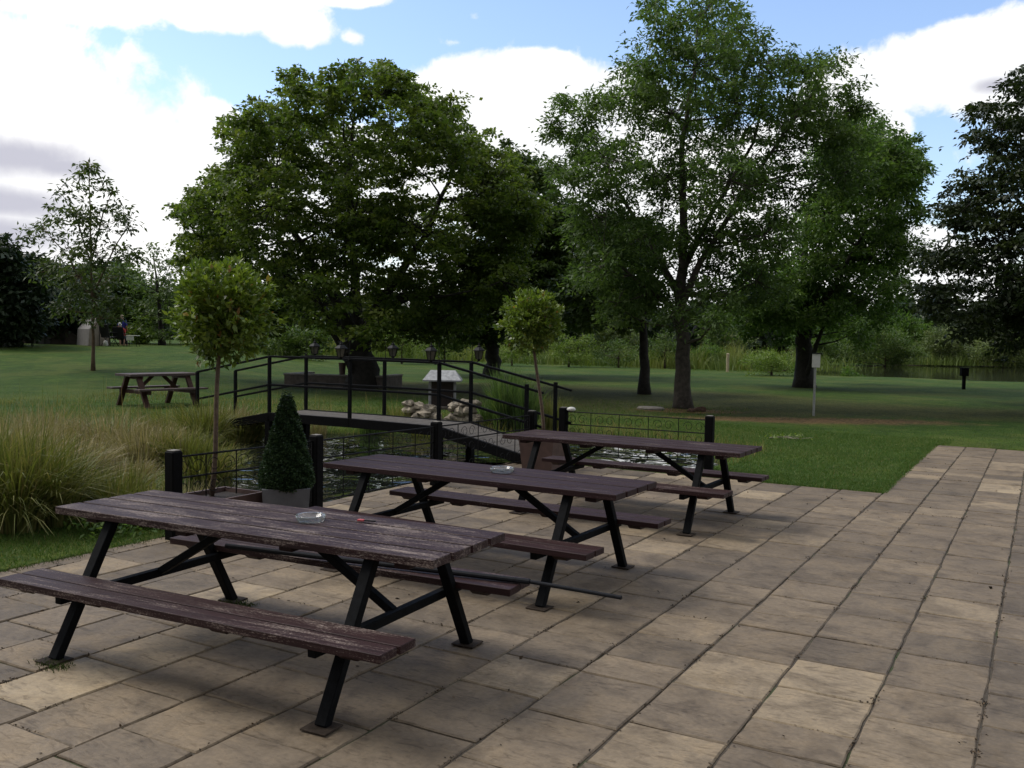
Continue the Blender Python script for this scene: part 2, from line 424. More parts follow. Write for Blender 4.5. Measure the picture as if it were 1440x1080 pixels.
CL = [(40, 205, 215, 158), (215, 270, 160, 150), (150, 400, 420, 150), (-130, 170, 230, 170), (292, 172, 58, 36),
      (80, -30, 230, 52), (300, 8, 130, 38), (415, 38, 58, 34), (345, 0, 120, 30), (480, -12, 70, 22),
      (700, 132, 140, 58), (800, 185, 190, 118), (655, 150, 85, 66), (900, 290, 330, 110), (1000, 430, 520, 130), (760, 95, 90, 30),
      (1345, 92, 160, 60), (1240, 112, 90, 52), (1430, 72, 80, 56), (1180, 150, 80, 60), (1238, 180, 44, 34), (1130, 230, 130, 70), (1500, 120, 120, 70),
      (1310, 400, 130, 72), (1290, 345, 60, 30), (1150, 330, 130, 90), (520, 260, 200, 90), (52, 22, 12, 34)]
Fm = None
for q in [(495, 53, 40, 22), (667, 25, 30, 24), (440, 60, 40, 20), (640, 60, 60, 16), (1385, 215, 50, 40)]:
    v = g.math('SUBTRACT', g.math('MULTIPLY', skyblob(*q), .42), .26); Fm = v if Fm is None else g.math('MAXIMUM', Fm, v)
for q in CL:
    v = skyblob(*q); Fm = v if Fm is None else g.math('SMOOTH_MAX', Fm, v, .06)
fwdv = tuple(FWD); outw = g.sm(g.vm('DOT_PRODUCT', d, fwdv), .80, .60)
gen = g.math('ADD', g.math('MULTIPLY', g.math('SUBTRACT', g.noise(d, 2.1, 6, .6), .45), 2.4), g.sm(g.vm('DOT_PRODUCT', d, (float(F2[0]), float(F2[1]), 0.)), .3, -.2))
gen = g.math('ADD', g.math('MULTIPLY', gen, outw), g.math('MULTIPLY', g.math('SUBTRACT', 1., outw), -1.))
Fm = g.math('MAXIMUM', Fm, gen)
nz = g.math('ADD', g.math('MULTIPLY', g.math('SUBTRACT', g.noise(d, 13, 8, .62, .4), .5), .95), g.math('ADD', g.math('MULTIPLY', g.math('SUBTRACT', warp, .5), .5), g.math('MULTIPLY', g.math('SUBTRACT', g.noise(d, 55, 6, .6), .5), .28)))
msk = g.sm(g.math('ADD', Fm, nz), .0, .24)
haze = g.sm(el, .16, -.02)
msk = g.math('MAXIMUM', msk, g.math('MULTIPLY', haze, .9))
sh = None
for q in [(30, 222, 100, 24), (85, 234, 60, 16), (15, 285, 90, 20), (0, 330, 80, 26), (1402, 120, 30, 10)]:
    v = skyblob(*q); sh = v if sh is None else g.math('MAXIMUM', sh, v)
shm = g.sm(g.math('ADD', sh, g.math('MULTIPLY', nz, 1.1)), -.45, .75)
soft = g.noise(d, 6, 4, .5)
ccol = g.mix(shm, g.ramp(soft, [(.32, (.84, .87, .93)), (.5, (.98, .99, 1.0)), (.66, (1.1, 1.09, 1.08))]), (.55, .55, .63, 1))
back = g.sm(g.vm('DOT_PRODUCT', d, (float(F2[0]), float(F2[1]), .35)), .45, -.35)   # grey added to unseen sky behind the camera, dims camera-facing sides
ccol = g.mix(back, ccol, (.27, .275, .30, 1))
bgs = g.n('ShaderNodeBackground'); g.lk(g.mix(1., sky.outputs[0], (1.0, 1.0, 1.09, 1), 'MULTIPLY'), bgs.inputs[0]); bgs.inputs[1].default_value = .098
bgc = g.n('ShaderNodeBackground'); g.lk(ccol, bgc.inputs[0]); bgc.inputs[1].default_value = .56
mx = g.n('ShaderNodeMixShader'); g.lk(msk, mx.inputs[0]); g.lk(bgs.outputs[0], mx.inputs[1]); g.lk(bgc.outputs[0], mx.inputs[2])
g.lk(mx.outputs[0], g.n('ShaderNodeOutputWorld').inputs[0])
sl = bpy.data.lights.new('sun', 'SUN'); so = bpy.data.objects.new('sun', sl); COL.objects.link(so)
sl.energy = 1.25; sl.angle = math.radians(26); sl.color = (1, .95, .87)
u = SUN_AZ_VEC / np.linalg.norm(SUN_AZ_VEC)
so.rotation_euler = Vector((u[0] * math.cos(SUN_EL), u[1] * math.cos(SUN_EL), math.sin(SUN_EL))).to_track_quat('Z', 'Y').to_euler()

# ------------------------------------------------------------------ ground, pond, patio
POND = np.array([(-6.86, 6.3), (-6.8, 9.5), (-6.66, 13.08), (-5.4, 13.1), (-4.5, 13.15), (-4.3, 14.3), (-5.0, 15.6), (-6.6, 16.5), (-9.0, 15.9), (-11.2, 14.9), (-12.6, 13.9),
                 (-12.9, 12.4), (-12.3, 11.0), (-11.0, 9.9), (-9.8, 8.6), (-8.8, 7.2), (-7.8, 6.3)])
LAKE = np.array([at(*p) [:2] for p in ((1120, 524), (1200, 527), (1300, 530), (1400, 533), (1520, 536), (1700, 520), (1700, 511), (1440, 513.5), (1300, 513), (1180, 512))])
def sdf(poly, x, y):
    d = np.full(x.shape, 1e9); s = np.ones(x.shape)
    n = len(poly)
    for i in range(n):
        a, b_ = poly[i], poly[(i + 1) % n]; e = b_ - a; wx, wy = x - a[0], y - a[1]
        t = np.clip((wx * e[0] + wy * e[1]) / (e @ e), 0, 1)
        d = np.minimum(d, (wx - e[0] * t) ** 2 + (wy - e[1] * t) ** 2)
        c1 = y >= a[1]; c2 = y < b_[1]; c3 = e[0] * wy > e[1] * wx
        s = np.where((c1 & c2 & c3) | (~c1 & ~c2 & ~c3), -s, s)
    return s * np.sqrt(d)
PX0, PXL, PY1, PY2 = -6.93, -1.71, 12.42, 19.06
def inpatio(x, y, mrg=0.):
    return ((x > PX0 - mrg) & (x < 4 + mrg) & (y < PY1 + mrg)) | ((x > PXL - mrg) & (x < 4 + mrg) & (y < PY2 + mrg))
def gz(x, y):
    x = np.asarray(x, float); y = np.asarray(y, float)
    z = rise(x, y) + .02 * np.sin(x * .8 + 1) * np.sin(y * .7) * sstep(0, 3, np.abs(y - 12))
    s = sdf(POND, x, y); z = z - .75 * sstep(.12, -.55, s)
    l = sdf(LAKE, x, y); z = z - .5 * sstep(1., -3., l)
    z = np.where(inpatio(x, y, 0.), z - .12, z)
    return z
def axis_pts(lo, hi, step, ext):
    a = list(np.arange(lo, hi + 1e-6, step)); s = step; v = hi
    while v < ext: s *= 1.14; v += s; a.append(v)
    s = step; v = lo; pre = []
    while v > -ext: s *= 1.14; v -= s; pre.append(v)
    return np.array(pre[::-1] + a)
gx = axis_pts(-15, 0, .2, 1500); gy = axis_pts(4, 20, .2, 1500)
gx = np.unique(np.concatenate([gx, [PX0 - .012, PX0 + .012, PXL - .012, PXL + .012, 3.99, 4.02]])); gy = np.unique(np.concatenate([gy, [PY1 - .012, PY1 + .012, PY2 - .012, PY2 + .012]]))
X, Y = np.meshgrid(gx, gy); Z = gz(X, Y)
nx, ny = len(gx), len(gy)
idx = np.arange(nx * ny).reshape(ny, nx)
Fq = np.stack([idx[:-1, :-1], idx[:-1, 1:], idx[1:, 1:], idx[1:, :-1]], -1).reshape(-1, 4)
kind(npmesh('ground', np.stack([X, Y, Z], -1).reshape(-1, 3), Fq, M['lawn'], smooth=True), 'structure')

def polysheet(name, poly, z, mat, grow=.5):
    c = poly.mean(0); pts = [tuple(c + (p - c) * (1 + grow / np.linalg.norm(p - c))) + (z,) for p in poly]
    q = MB(); q.add([tuple(c) + (z,)] + pts, [(0, i + 1, (i + 1) % len(pts) + 1) for i in range(len(pts))])
    return kind(q.build(name, mat), 'structure')
wq = POND.copy(); polysheet('pond_water', wq, -.09, M['water'], .0)
polysheet('lake', LAKE, -.12, M['lake'], .0)

# patio slabs
q = MB(); tints = []
pitch = .502; x0 = -.204
def slab(xa, xb, ya, yb):
    gpx = .0062; z = random.uniform(-.003, .003); tx, ty = random.gauss(0, .0025), random.gauss(0, .0025)
    xa += gpx; xb -= gpx; ya += gpx; yb -= gpx
    top = []; k = 4
    for (ax, ay, bx, by) in ((xa, ya, xb, ya), (xb, ya, xb, yb), (xb, yb, xa, yb), (xa, yb, xa, ya)):
        for i in range(k):
            t = i / k; j = .0055 if i else .003
            top.append((ax + (bx - ax) * t + random.uniform(-j, j), ay + (by - ay) * t + random.uniform(-j, j)))
    cx_, cy_ = (xa + xb) / 2, (ya + yb) / 2; n = len(top)
    zz = lambda p: z + (p[0] - cx_) * tx + (p[1] - cy_) * ty
    inn = [(cx_ + (p[0] - cx_) * .972, cy_ + (p[1] - cy_) * .972) for p in top]
    V = [(p[0], p[1], -.05) for p in top] + [(p[0], p[1], zz(p) - .007 + random.uniform(-.002, .002)) for p in top] + [(p[0], p[1], zz(p)) for p in inn]
    fs = [tuple(range(2 * n, 3 * n))]
    for l in (0, 1):
        for i in range(n):
            j = (i + 1) % n; fs.append((l * n + i, l * n + j, l * n + n + j, l * n + n + i))
    q.add(V, fs)
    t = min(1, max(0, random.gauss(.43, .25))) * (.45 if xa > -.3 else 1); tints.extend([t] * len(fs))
joints = []
i = 6
while True:
    xb = x0 + pitch * (i + 1); xa = xb - pitch
    if xb < PX0 + .2: break
    if xa < PX0: xa = PX0
    yend = PY2 if xa > PXL - .05 else PY1
    y = -2.2 - random.random() * .5
    while y < yend - .05:
        L = random.choice([.34, .5, .5, .5, .62, .62]); y2 = y + L
        if yend - y2 < .22: y2 = yend
        slab(xa, xb, y, y2); joints.append((xa, xb, y2)); y = y2
    i -= 1
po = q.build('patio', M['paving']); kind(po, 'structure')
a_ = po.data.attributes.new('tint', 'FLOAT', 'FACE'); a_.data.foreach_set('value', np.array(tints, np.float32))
q = MB(); q.add([(PX0, -3, -.011), (4, -3, -.011), (4, PY2, -.011), (PXL, PY2, -.011), (PXL, PY1, -.011), (PX0, PY1, -.011)], [(0, 1, 2, 3, 4, 5)])
kind(q.build('mortar_bed', M['mortar']), 'structure')

# litter in the joints and on the slabs
pos = []
for k in range(-14, 3):
    xl = x0 + pitch * k
    ys = -2 + 21 * rng.random(260)
    cl = np.repeat(-1 + 20 * rng.random(26), 16) + rng.normal(0, .03, 416)
    yy = np.concatenate([ys, cl]); pos.append(np.stack([xl + rng.normal(0, .011, len(yy)), yy, np.full(len(yy), .0)], 1))
for (xa, xb, yj) in joints:
    if random.random() < .5:
        n = random.randint(4, 22); c = random.uniform(xa, xb); xs = np.clip(c + rng.normal(0, .12, n), xa, xb)
        pos.append(np.stack([xs, yj + rng.normal(0, .008, n), np.full(n, .0)], 1))
pos = np.concatenate(pos); pos = pos[inpatio(pos[:, 0], pos[:, 1], -.02)]
sc = rng.normal(0, 1, (140, 3)); sc[:, 0] = rng.uniform(-6, 1, 140); sc[:, 1] = rng.uniform(1.5, 16, 140); sc[:, 2] = .004
sc = sc[inpatio(sc[:, 0], sc[:, 1], -.05)]
allp = np.concatenate([pos, sc]); n = len(allp); ax = rng.normal(0, 1, (n, 3)); ax[:, 2] = np.abs(ax[:, 2]) * .35
sz = np.concatenate([rng.uniform(.006, .018, len(pos)), rng.uniform(.012, .04, len(sc))])
kind(leaves('leaf_litter', allp, ax, np.array([0, 0, 1.]) + rng.normal(0, .5, (n, 3)), sz, sz * .7, M['litter']), 'stuff')
mp = []
for (px, py) in ((325, 848), (345, 852), (70, 934), (82, 938)):
    c = at(px, py); mp.append(c + np.stack([rng.normal(0, .045, 160), rng.normal(0, .03, 160), np.full(160, .002)], 1))
ed = np.stack([rng.uniform(-6.9, -5.9, 700), 3.6 + rng.random(700) * 2.4, np.full(700, .002)], 1); ed[:, 0] = PX0 + np.abs(rng.normal(0, .05, 700))
mp = np.concatenate(mp + [ed]); n = len(mp)
kind(blades('moss', mp, rng.normal(0, .012, (n, 2)), rng.uniform(.008, .03, n), np.full(n, .006), M['moss'], segs=2), 'stuff')

# lawn blades where the lawn is near
def scatter(n, x0_, x1_, y0_, y1_):
    return rng.uniform(x0_, x1_, n), rng.uniform(y0_, y1_, n)
bx, by = [], []
for n, r in ((95000, (-7.2, -1.5, 12.3, 20.5)), (60000, (-11.5, -6.7, 3.2, 7.6)), (26000, (-4.2, -1.4, 12.35, 13.4)), (9000, (-1.85, -1.6, 12.3, 19.3)), (50000, (-14, 3, 19, 29))):
    x_, y_ = scatter(n, *r); bx.append(x_); by.append(y_)
bx = np.concatenate(bx); by = np.concatenate(by)
edge = rng.normal(0, .03, len(bx))
ok = ~inpatio(bx, by, -.05)
ok &= ~inpatio(bx + edge, by + edge, -.012)
ok &= sdf(POND, bx, by) > .25
bare = ((bx + 4.4) * R2[0] + (by - 22.6) * R2[1]) ** 2 / 3.9 ** 2 + ((bx + 4.4) * F2[0] + (by - 22.6) * F2[1]) ** 2 / .8 ** 2 < 1
ok &= ~bare
ok &= rng.random(len(bx)) < 1 - sstep(17, 28, np.hypot(bx, by)) * (by > 13)
bx, by = bx[ok], by[ok]; n = len(bx)
kind(blades('lawn_grass', np.stack([bx, by, np.where(inpatio(bx, by), -.004, gz(bx, by) - .005)], 1), rng.normal(0, .022, (n, 2)), rng.uniform(.02, .055, n), rng.uniform(.005, .009, n), M['lawnblade'], segs=2), 'stuff')

# ------------------------------------------------------------------ picnic tables on the patio
def picnic_table(cx_, cy_, rot, topm, benchm, label, group):
    t = thing('picnic_table', label, 'picnic table', (cx_, cy_, 0), rot, group)
    L, BL, TZ, BZ = 2.70, 2.65, .79, .44
    q = MB(); n = 4; w = .78 / n
    for i in range(n):
        q.box((random.uniform(-.006, .006), -.39 + w * (i + .5), TZ - .022 + random.uniform(-.0015, .0015)), (L, w - .022, .044), None, .003)
    top = q.build('tabletop', topm, t)
    for x in (-1.12, -.38, .38, 1.12):
        q = MB(); q.box((x, 0, TZ - .0645), (.09, .62, .04), None, .004); q.build('batten', M['batten'], top)
    for s in (-1, 1):
        q = MB()
        for k in (-1, 1):
            q.box((random.uniform(-.006, .006), s * .635 + k * .0745, BZ - .021), (BL, .135, .042), None, .003)
        bn = q.build('bench_seat', benchm, t)
        for x in (-1.16, -.62, .3, 1.1):
            q = MB(); a, h = .12, .035
            q.add([(x + dx, s * .635 + dy, BZ - .0425 - dz) for dx in (-.05, .05) for dy, dz in ((-a, 0), (a, 0), (a * .62, h), (-a * .62, h))],
                  [(0, 1, 2, 3), (7, 6, 5, 4), (0, 4, 5, 1), (1, 5, 6, 2), (2, 6, 7, 3), (3, 7, 4, 0)])
            q.build('batten', M['batten'], bn)
    for sx in (-1, 1):
        x = sx * .94
        for s in (-1, 1):
            q = MB(); q.bar((x, s * .30, .744), (x, s * .70, .008), .052, .066, (1, 0, 0))
            lg = q.build('leg', M['metal'], t)
            q = MB(); q.box((x, s * .705, .008), (.15, .14, .009), None, .003); q.build('foot_plate', M['plate'], lg)
        q = MB(); q.bar((x - sx * .052, -.72, .362), (x - sx * .052, .72, .362), .05, .05); q.build('crossbar', M['metal'], t)
        q = MB(); q.bar((x - sx * .07, 0, .372), (sx * .24, 0, .742), .05, .045); q.build('brace', M['metal'], t)
        q = MB(); q.box((x, 0, .732), (.05, .64, .012)); q.build('top_bracket', M['metal'], t)
    return t
G = 'dark stained picnic tables on the patio'
picnic_table(-3.89, 3.98, math.radians(3.2), M['wood1'], M['wood1b'], 'picnic table with the most worn, greyed top, nearest of the three on the patio', G)
picnic_table(-3.90, 6.36, math.radians(-1.0), M['wood2'], M['wood2'], 'purplish brown picnic table with an ashtray, middle one of the three on the patio', G)
picnic_table(-3.87, 9.30, math.radians(-1.0), M['wood3'], M['wood3'], 'dark picnic table on the patio nearest the lawn and back fence, with an empty top', G)

def ashtray(loc, r, label):
    q = MB(); q.lathe([(0, 0), (r * .78, 0), (r * .92, .006), (r, .034), (r * .97, .038), (r * .9, .034), (r * .8, .012), (r * .3, .009), (0, .009)], n=28)
    o = q.build('ashtray', M['glass'], None, True); o.location = loc; return tag(o, label, 'ashtray', 'glass ashtrays on the picnic tables')
ashtray(tuple(at(437, 733, .79)[:2]) + (.7905,), .088, 'round clear glass ashtray on the worn nearest picnic table')
ashtray(tuple(at(706, 664, .79)[:2]) + (.7905,), .10, 'round clear glass ashtray on the middle purplish picnic table')
p = at(511, 733.5, .795)
t = thing('lighter', 'small red and black lighter on the nearest picnic table', 'lighter', (p[0], p[1], .796), .3)
q = MB(); q.bar((-.035, 0, .006), (.005, 0, .006), .022, .012, bev=.003); q.build('body', M['stubred'], t)
q = MB(); q.bar((.006, 0, .006), (.075, .004, .005), .012, .009, bev=.002); q.build('stem', M['blackcloth'], t)
a = at(318, 767.5, .468); m_ = at(745, 818, .46); e = at(874, 840.5, .452)
t = thing('parasol_pole', 'long dark two part pole lying along the far bench of the nearest picnic table', 'pole', tuple(a))
q = MB(); q.tube([(0, 0, 0), tuple(m_ - a)], .0165, 10); q.build('tube', M['rod'], t, False)
q = MB(); q.tube([tuple(m_ - a), tuple(e - a)], .0115, 10); q.build('inner_tube', M['rod'], t, False)

# ------------------------------------------------------------------ fence round the pond
def scroll(q, c, r, u, turns=1.15, n=14, s=1, th=.0045):
    pts = []
    for i in range(n):
        t = i / (n - 1); a = s * t * turns * 2 * PI; rr = r * (1 - .62 * t)
        pts.append((c[0] + u[0] * rr * math.cos(a), c[1] + u[1] * rr * math.cos(a), c[2] + rr * math.sin(a)))
    q.tube(pts, th, 4)
def panel(a, b_, parent, nb, z0=.09, zm=.545, z1=.74):
    a = Vector((a[0], a[1], 0)); b_ = Vector((b_[0], b_[1], 0)); d = b_ - a; L = d.length; u = d / L
    pt = lambda s, z: (a.x + u.x * s, a.y + u.y * s, z)
    q = MB()
    for z in (z0, zm, z1): q.tube([pt(.05, z), pt(L - .05, z)], .0095, 6)
    for s in (.06, L - .06): q.tube([pt(s, z0 - .03), pt(s, z1)], .009, 6)
    pn = q.build('panel', M['iron'], parent)
    for i in range(1, nb):
        q = MB(); sx = L * i / nb; q.tube([pt(sx, z0), pt(sx, z1)], .0065, 5); q.build('bar', M['iron'], pn)
    for i in range(nb):
        sx = L * (i + .5) / nb; r = min(.085, L / nb * .24)
        for zc, k in ((zm + .085, 1), (zm - .10, -1), (z0 + .10, 1)):
            for sg in (-1, 1):
                q = MB(); scroll(q, pt(sx + sg * r, zc), r * .9, (u.x * sg, u.y * sg), s=k, th=.0038); q.build('scroll', M['iron'], pn)
def fpost(p, parent, h=.8):
    q = MB(); q.box((p[0], p[1], h / 2 - .05), (.118, .118, h + .1), None, .012); o = q.build('post', M['postblack'], parent)
    q = MB(); q.box((p[0], p[1], h + .004), (.085, .085, .008), None, .003); q.build('post_top', M['coping'], o)
F1, F2p, F3, F4, F5, F6 = (-6.78, 5.74), (-6.69, 7.53), (-6.60, 9.65), (-6.51, 12.0), (-6.475, 12.96), (-4.135, 12.96)
t = thing('iron_fence', 'black scrolled iron fence with four square posts along the pond beside the tables', 'fence')
for p in (F1, F2p, F3, F4): fpost(p, t)
for a, b_ in ((F1, F2p), (F2p, F3), (F3, F4)): panel(a, b_, t, 5)
t = thing('iron_fence', 'short black iron fence panel between the bridge end and the lawn', 'fence')
for p in (F5, F6): fpost(p, t)
panel(F5, F6, t, 5)
p = np.array([-6.33, 12.95, .79])
q = MB(); q.lathe([(0, 0), (.05, .0), (.075, .02), (.06, .05), (.03, .062), (0, .065)], n=9)
o = q.build('pale_stone', M['white'], None, True); o.location = at(803, 572, .745); o.location.z = .745
o.location = (F5[0] + .13, F5[1], .752)
tag(o, 'small pale lump resting on the fence rail beside the bridge end', 'stone')

# ------------------------------------------------------------------ footbridge
XS = [-6.62, -8.18, -9.96, -11.76, -13.56]
RZ = [1.13, 1.46, 1.47, 1.47, 1.14]; DZ = [.10, .44, .46, .46, .12]
YF, YB = 12.02, 12.95
t = thing('footbridge', 'black arched footbridge with railings over the pond', 'bridge', (0, 0, 0))
q = MB()
for i in range(4):
    n = 7
    for k in range(n):
        f0, f1 = k / n, (k + 1) / n
        xa, xb = XS[i] + (XS[i + 1] - XS[i]) * f0, XS[i] + (XS[i + 1] - XS[i]) * f1
        za, zb = DZ[i] + (DZ[i + 1] - DZ[i]) * f0, DZ[i] + (DZ[i + 1] - DZ[i]) * f1
        q.bar((xa - .005, (YF + YB) / 2, za), (xb + .005, (YF + YB) / 2, zb), YB - YF - .06, .035, bev=.003)
q.bar((-6.25, (YF + YB) / 2, .012), (-6.63, (YF + YB) / 2, .09), YB - YF - .1, .03, bev=.003)
q.build('deck', simple('grey_deck_boards', (.08, .07, .06), .85, .3, 18, 0, .3), t)
for y in (YF, YB):
    q = MB()
    for i in range(4): q.bar((XS[i], y, DZ[i] - .045), (XS[i + 1], y, DZ[i + 1] - .045), .06, .15, ext=.01)
    q.build('side_beam', M['postblack'], t)
    for i in range(5):
        q = MB(); q.bar((XS[i], y, DZ[i] + .01 if 0 < i < 4 else DZ[i] - .35), (XS[i], y, RZ[i] + (.0 if i else .06)), .052, .052, (1, 0, 0)); q.build('rail_post', M['metal'], t)
    for nm, fz in (('handrail', lambda i: RZ[i]), ('mid_rail', lambda i: (RZ[i] + DZ[i]) / 2 + .01)):
        q = MB()
        for i in range(4): q.bar((XS[i], y, fz(i)), (XS[i + 1], y, fz(i + 1)), .042, .036, ext=.008)
        q.bar((XS[0] + .28, y, fz(0) - .06), (XS[0], y, fz(0)), .04, .034)
        q.build(nm, M['metal'], t)
for x, y in ((XS[1], YF), (XS[1], YB), (XS[3], YF), (XS[3], YB)):
    q = MB(); q.box((x, y, -.32), (.11, .11, 1.3)); q.build('support_post', M['postblack'], t)

def lantern_proto():
    t = thing('lantern', '', 'lantern', (0, 0, 0), 0, 'lanterns along the bridge rails')
    q = MB(); q.lathe([(.03, .03), (.052, .04), (.085, .17), (.085, .175)], n=6); q.build('glass_body', M['lampglass'], t)
    q = MB(); q.lathe([(.0, .0), (.022, .005), (.03, .03), (.058, .036), (.052, .042)], n=6)
    for k in range(6):
        c, s = math.cos(2 * PI * k / 6), math.sin(2 * PI * k / 6); q.tube([(.055 * c, .055 * s, .036), (.088 * c, .088 * s, .175)], .006, 4)
    q.build('frame', M['iron'], t)
    q = MB(); q.lathe([(.115, .172), (.11, .185), (.06, .225), (.035, .235), (.03, .26), (.012, .27), (.014, .285), (.0, .31)], n=6); q.build('roof', M['iron'], t)
    q = MB(); q.tube([(0, 0, .004), (0, -.11, -.03), (0, -.2, -.02), (0, -.22, .05)], .008, 5); q.tube([(.0, -.21, -.06), (.0, -.215, .31)], .006, 5); q.build('bracket', M['iron'], t)
    return t
lp = lantern_proto()
for k, (x, y, sg, lab) in enumerate(((XS[3], YB, 1, 'small dark lantern on the back bridge rail just behind the cone topiary, farthest left'),
                                    (XS[2], YF, -1, 'small dark lantern at the bridge rail in front of the big tree trunk'),
                                    (XS[2], YB, 1, 'small dark lantern at the middle of the bridge, just right of the big tree trunk'),
                                    (XS[1], YF, -1, 'small dark lantern on the bridge rail directly above the little slate roofed well'),
                                    (XS[1], YB, 1, 'small dark lantern on the bridge in front of the second dark tree trunk'))):
    o = lp if k == 0 else copytree(lp)
    o.location = (x, y + sg * .23, 1.47); o.rotation_euler = (0, 0, 0 if sg > 0 else PI); o['label'] = lab

# ------------------------------------------------------------------ pots and clipped trees
def square_pot(name, c, w, wt, h, mat, label, group=None, rz=0.):
    t = thing(name, label, 'plant pot', (c[0], c[1], 0), rz, group)
    q = MB(); r2 = math.sqrt(2) / 2
    q.lathe([(w * r2, 0), (wt * r2, h), ((wt - .06) * r2, h), ((wt - .07) * r2, h - .06)], n=4, rot0=PI / 4); q.build('pot', mat, t)
    q = MB(); q.box((0, 0, h - .05), (wt - .075, wt - .075, .02)); q.build('soil', M['soil'], t)
    return t
def fol_points(n, fn): 
    d = unit(rng.normal(0, 1, (n, 3))); return d, fn(d)
def bay_tree(base, top, R, label, n=7000):
    t = thing('bay_tree', label, 'tree', tuple(base), 0, 'standard bay trees in pots')
    L = np.array(top) - np.array(base)
    q = MB(); pts = [tuple(L * f + np.array([.02 * math.sin(f * 5), .015 * math.sin(f * 7 + 1), 0])) for f in np.linspace(0, 1, 9)]
    q.tube(pts, list(np.linspace(.026, .019, 9)), 8)
    for k in range(16):
        d = unit(rng.normal(0, 1, 3)); d[2] = abs(d[2]) * .8 - .1; q.tube([tuple(L * .98), tuple(L + d * R * .4), tuple(L + d * R * .85)], [.012, .008, .003], 4)
    q.build('trunk', M['stem'], t, True)
    ns = n // 7; d = unit(rng.normal(0, 1, (ns, 3)))
    lump = .98 + .17 * np.sin(d[:, 0] * 5 + 1) * np.sin(d[:, 1] * 6) + .1 * np.sin(d[:, 2] * 9 + d[:, 0] * 4) + rng.normal(0, .085, ns)
    rad = R * (rng.random(ns) ** .35) * .95 * lump
    P0 = L + d * rad[:, None]; P0 = np.repeat(P0, 7, 0); dd = np.repeat(d, 7, 0)
    N = len(P0); ax = unit(dd * .9 + rng.normal(0, .55, (N, 3)) + np.array([0, 0, .35]))
    P0 = P0 + rng.normal(0, .018, (N, 3)); nr = ax * .0 + dd * .5 + np.array([0, 0, .7]) + rng.normal(0, .35, (N, 3))
    tint = np.clip(np.repeat(rng.normal(.45, .17, ns), 7) + rng.normal(0, .12, N), 0, .97); tint[rng.random(N) < .012] = 1.
    leaves('crown', P0, ax, nr, rng.uniform(.055, .09, N), rng.uniform(.028, .042, N), M['leafbay'], t, tint, fold=.18)
    return t
c = at(296, 692, .36); 
square_pot('planter', (c[0] + .12, c[1] + .05), .5, .54, .36, M['brownpot'], 'brown box planter holding the bay tree behind the nearest table')
dp = depth(c)
bay_tree((c[0], c[1], .31), atd(313, 440, dp), .485, 'bushy yellow green bay tree with a leaning bare stem, behind the nearest table')
c2 = at(756, 663, 0.0); c2 = np.array([-5.95, 11.75, 0]) if False else c2
square_pot('planter', (c2[0], c2[1] + .2), .46, .56, .50, M['brownpot'], 'brown tapered square planter at the bridge end behind the farthest table')
dp = depth((c2[0], c2[1] + .2, 1))
bay_tree((c2[0] - .02, c2[1] + .2, .45), atd(748, 453, dp), .43, 'smaller round bay tree with a thin straight stem at the bridge end', 5600)
c = at(403, 686, .40)
square_pot('planter', c, .38, .44, .42, M['greypot'], 'grey square planter holding the clipped cone beside the fence', rz=math.atan2(R2[1], R2[0]) + .22)
t = thing('cone_topiary', 'dense dark green clipped cone topiary in the grey planter', 'topiary', (c[0], c[1], .37))
q = MB(); q.tube([(0, 0, 0), (0, 0, .9)], [.02, .006], 6); q.build('trunk', M['stem'], t)
N = 30000; hh = 1 - np.sqrt(rng.random(N)); th = rng.random(N) * 2 * PI
prof = np.where(hh < .14, .22 + .3 * np.sqrt(np.clip(hh / .14, 0, 1)) * .14, 0) 
prof = .262 * np.clip((1 - hh), 0, 1) ** .92 * (1 - .25 * np.exp(-hh * 18)) + .012
rr = prof * (1 - .22 * rng.random(N) ** 2) + .010 * np.sin(th * 7 + hh * 30) + rng.normal(0, .006, N)
d = np.stack([np.cos(th), np.sin(th), np.full(N, .35)], 1)
P0 = np.stack([rr * np.cos(th), rr * np.sin(th), .02 + hh * .93], 1)
leaves('foliage', P0, d + rng.normal(0, .5, (N, 3)), d + rng.normal(0, .5, (N, 3)) + np.array([0, 0, .4]), rng.uniform(.02, .032, N), rng.uniform(.015, .022, N), M['leafbox'], t)

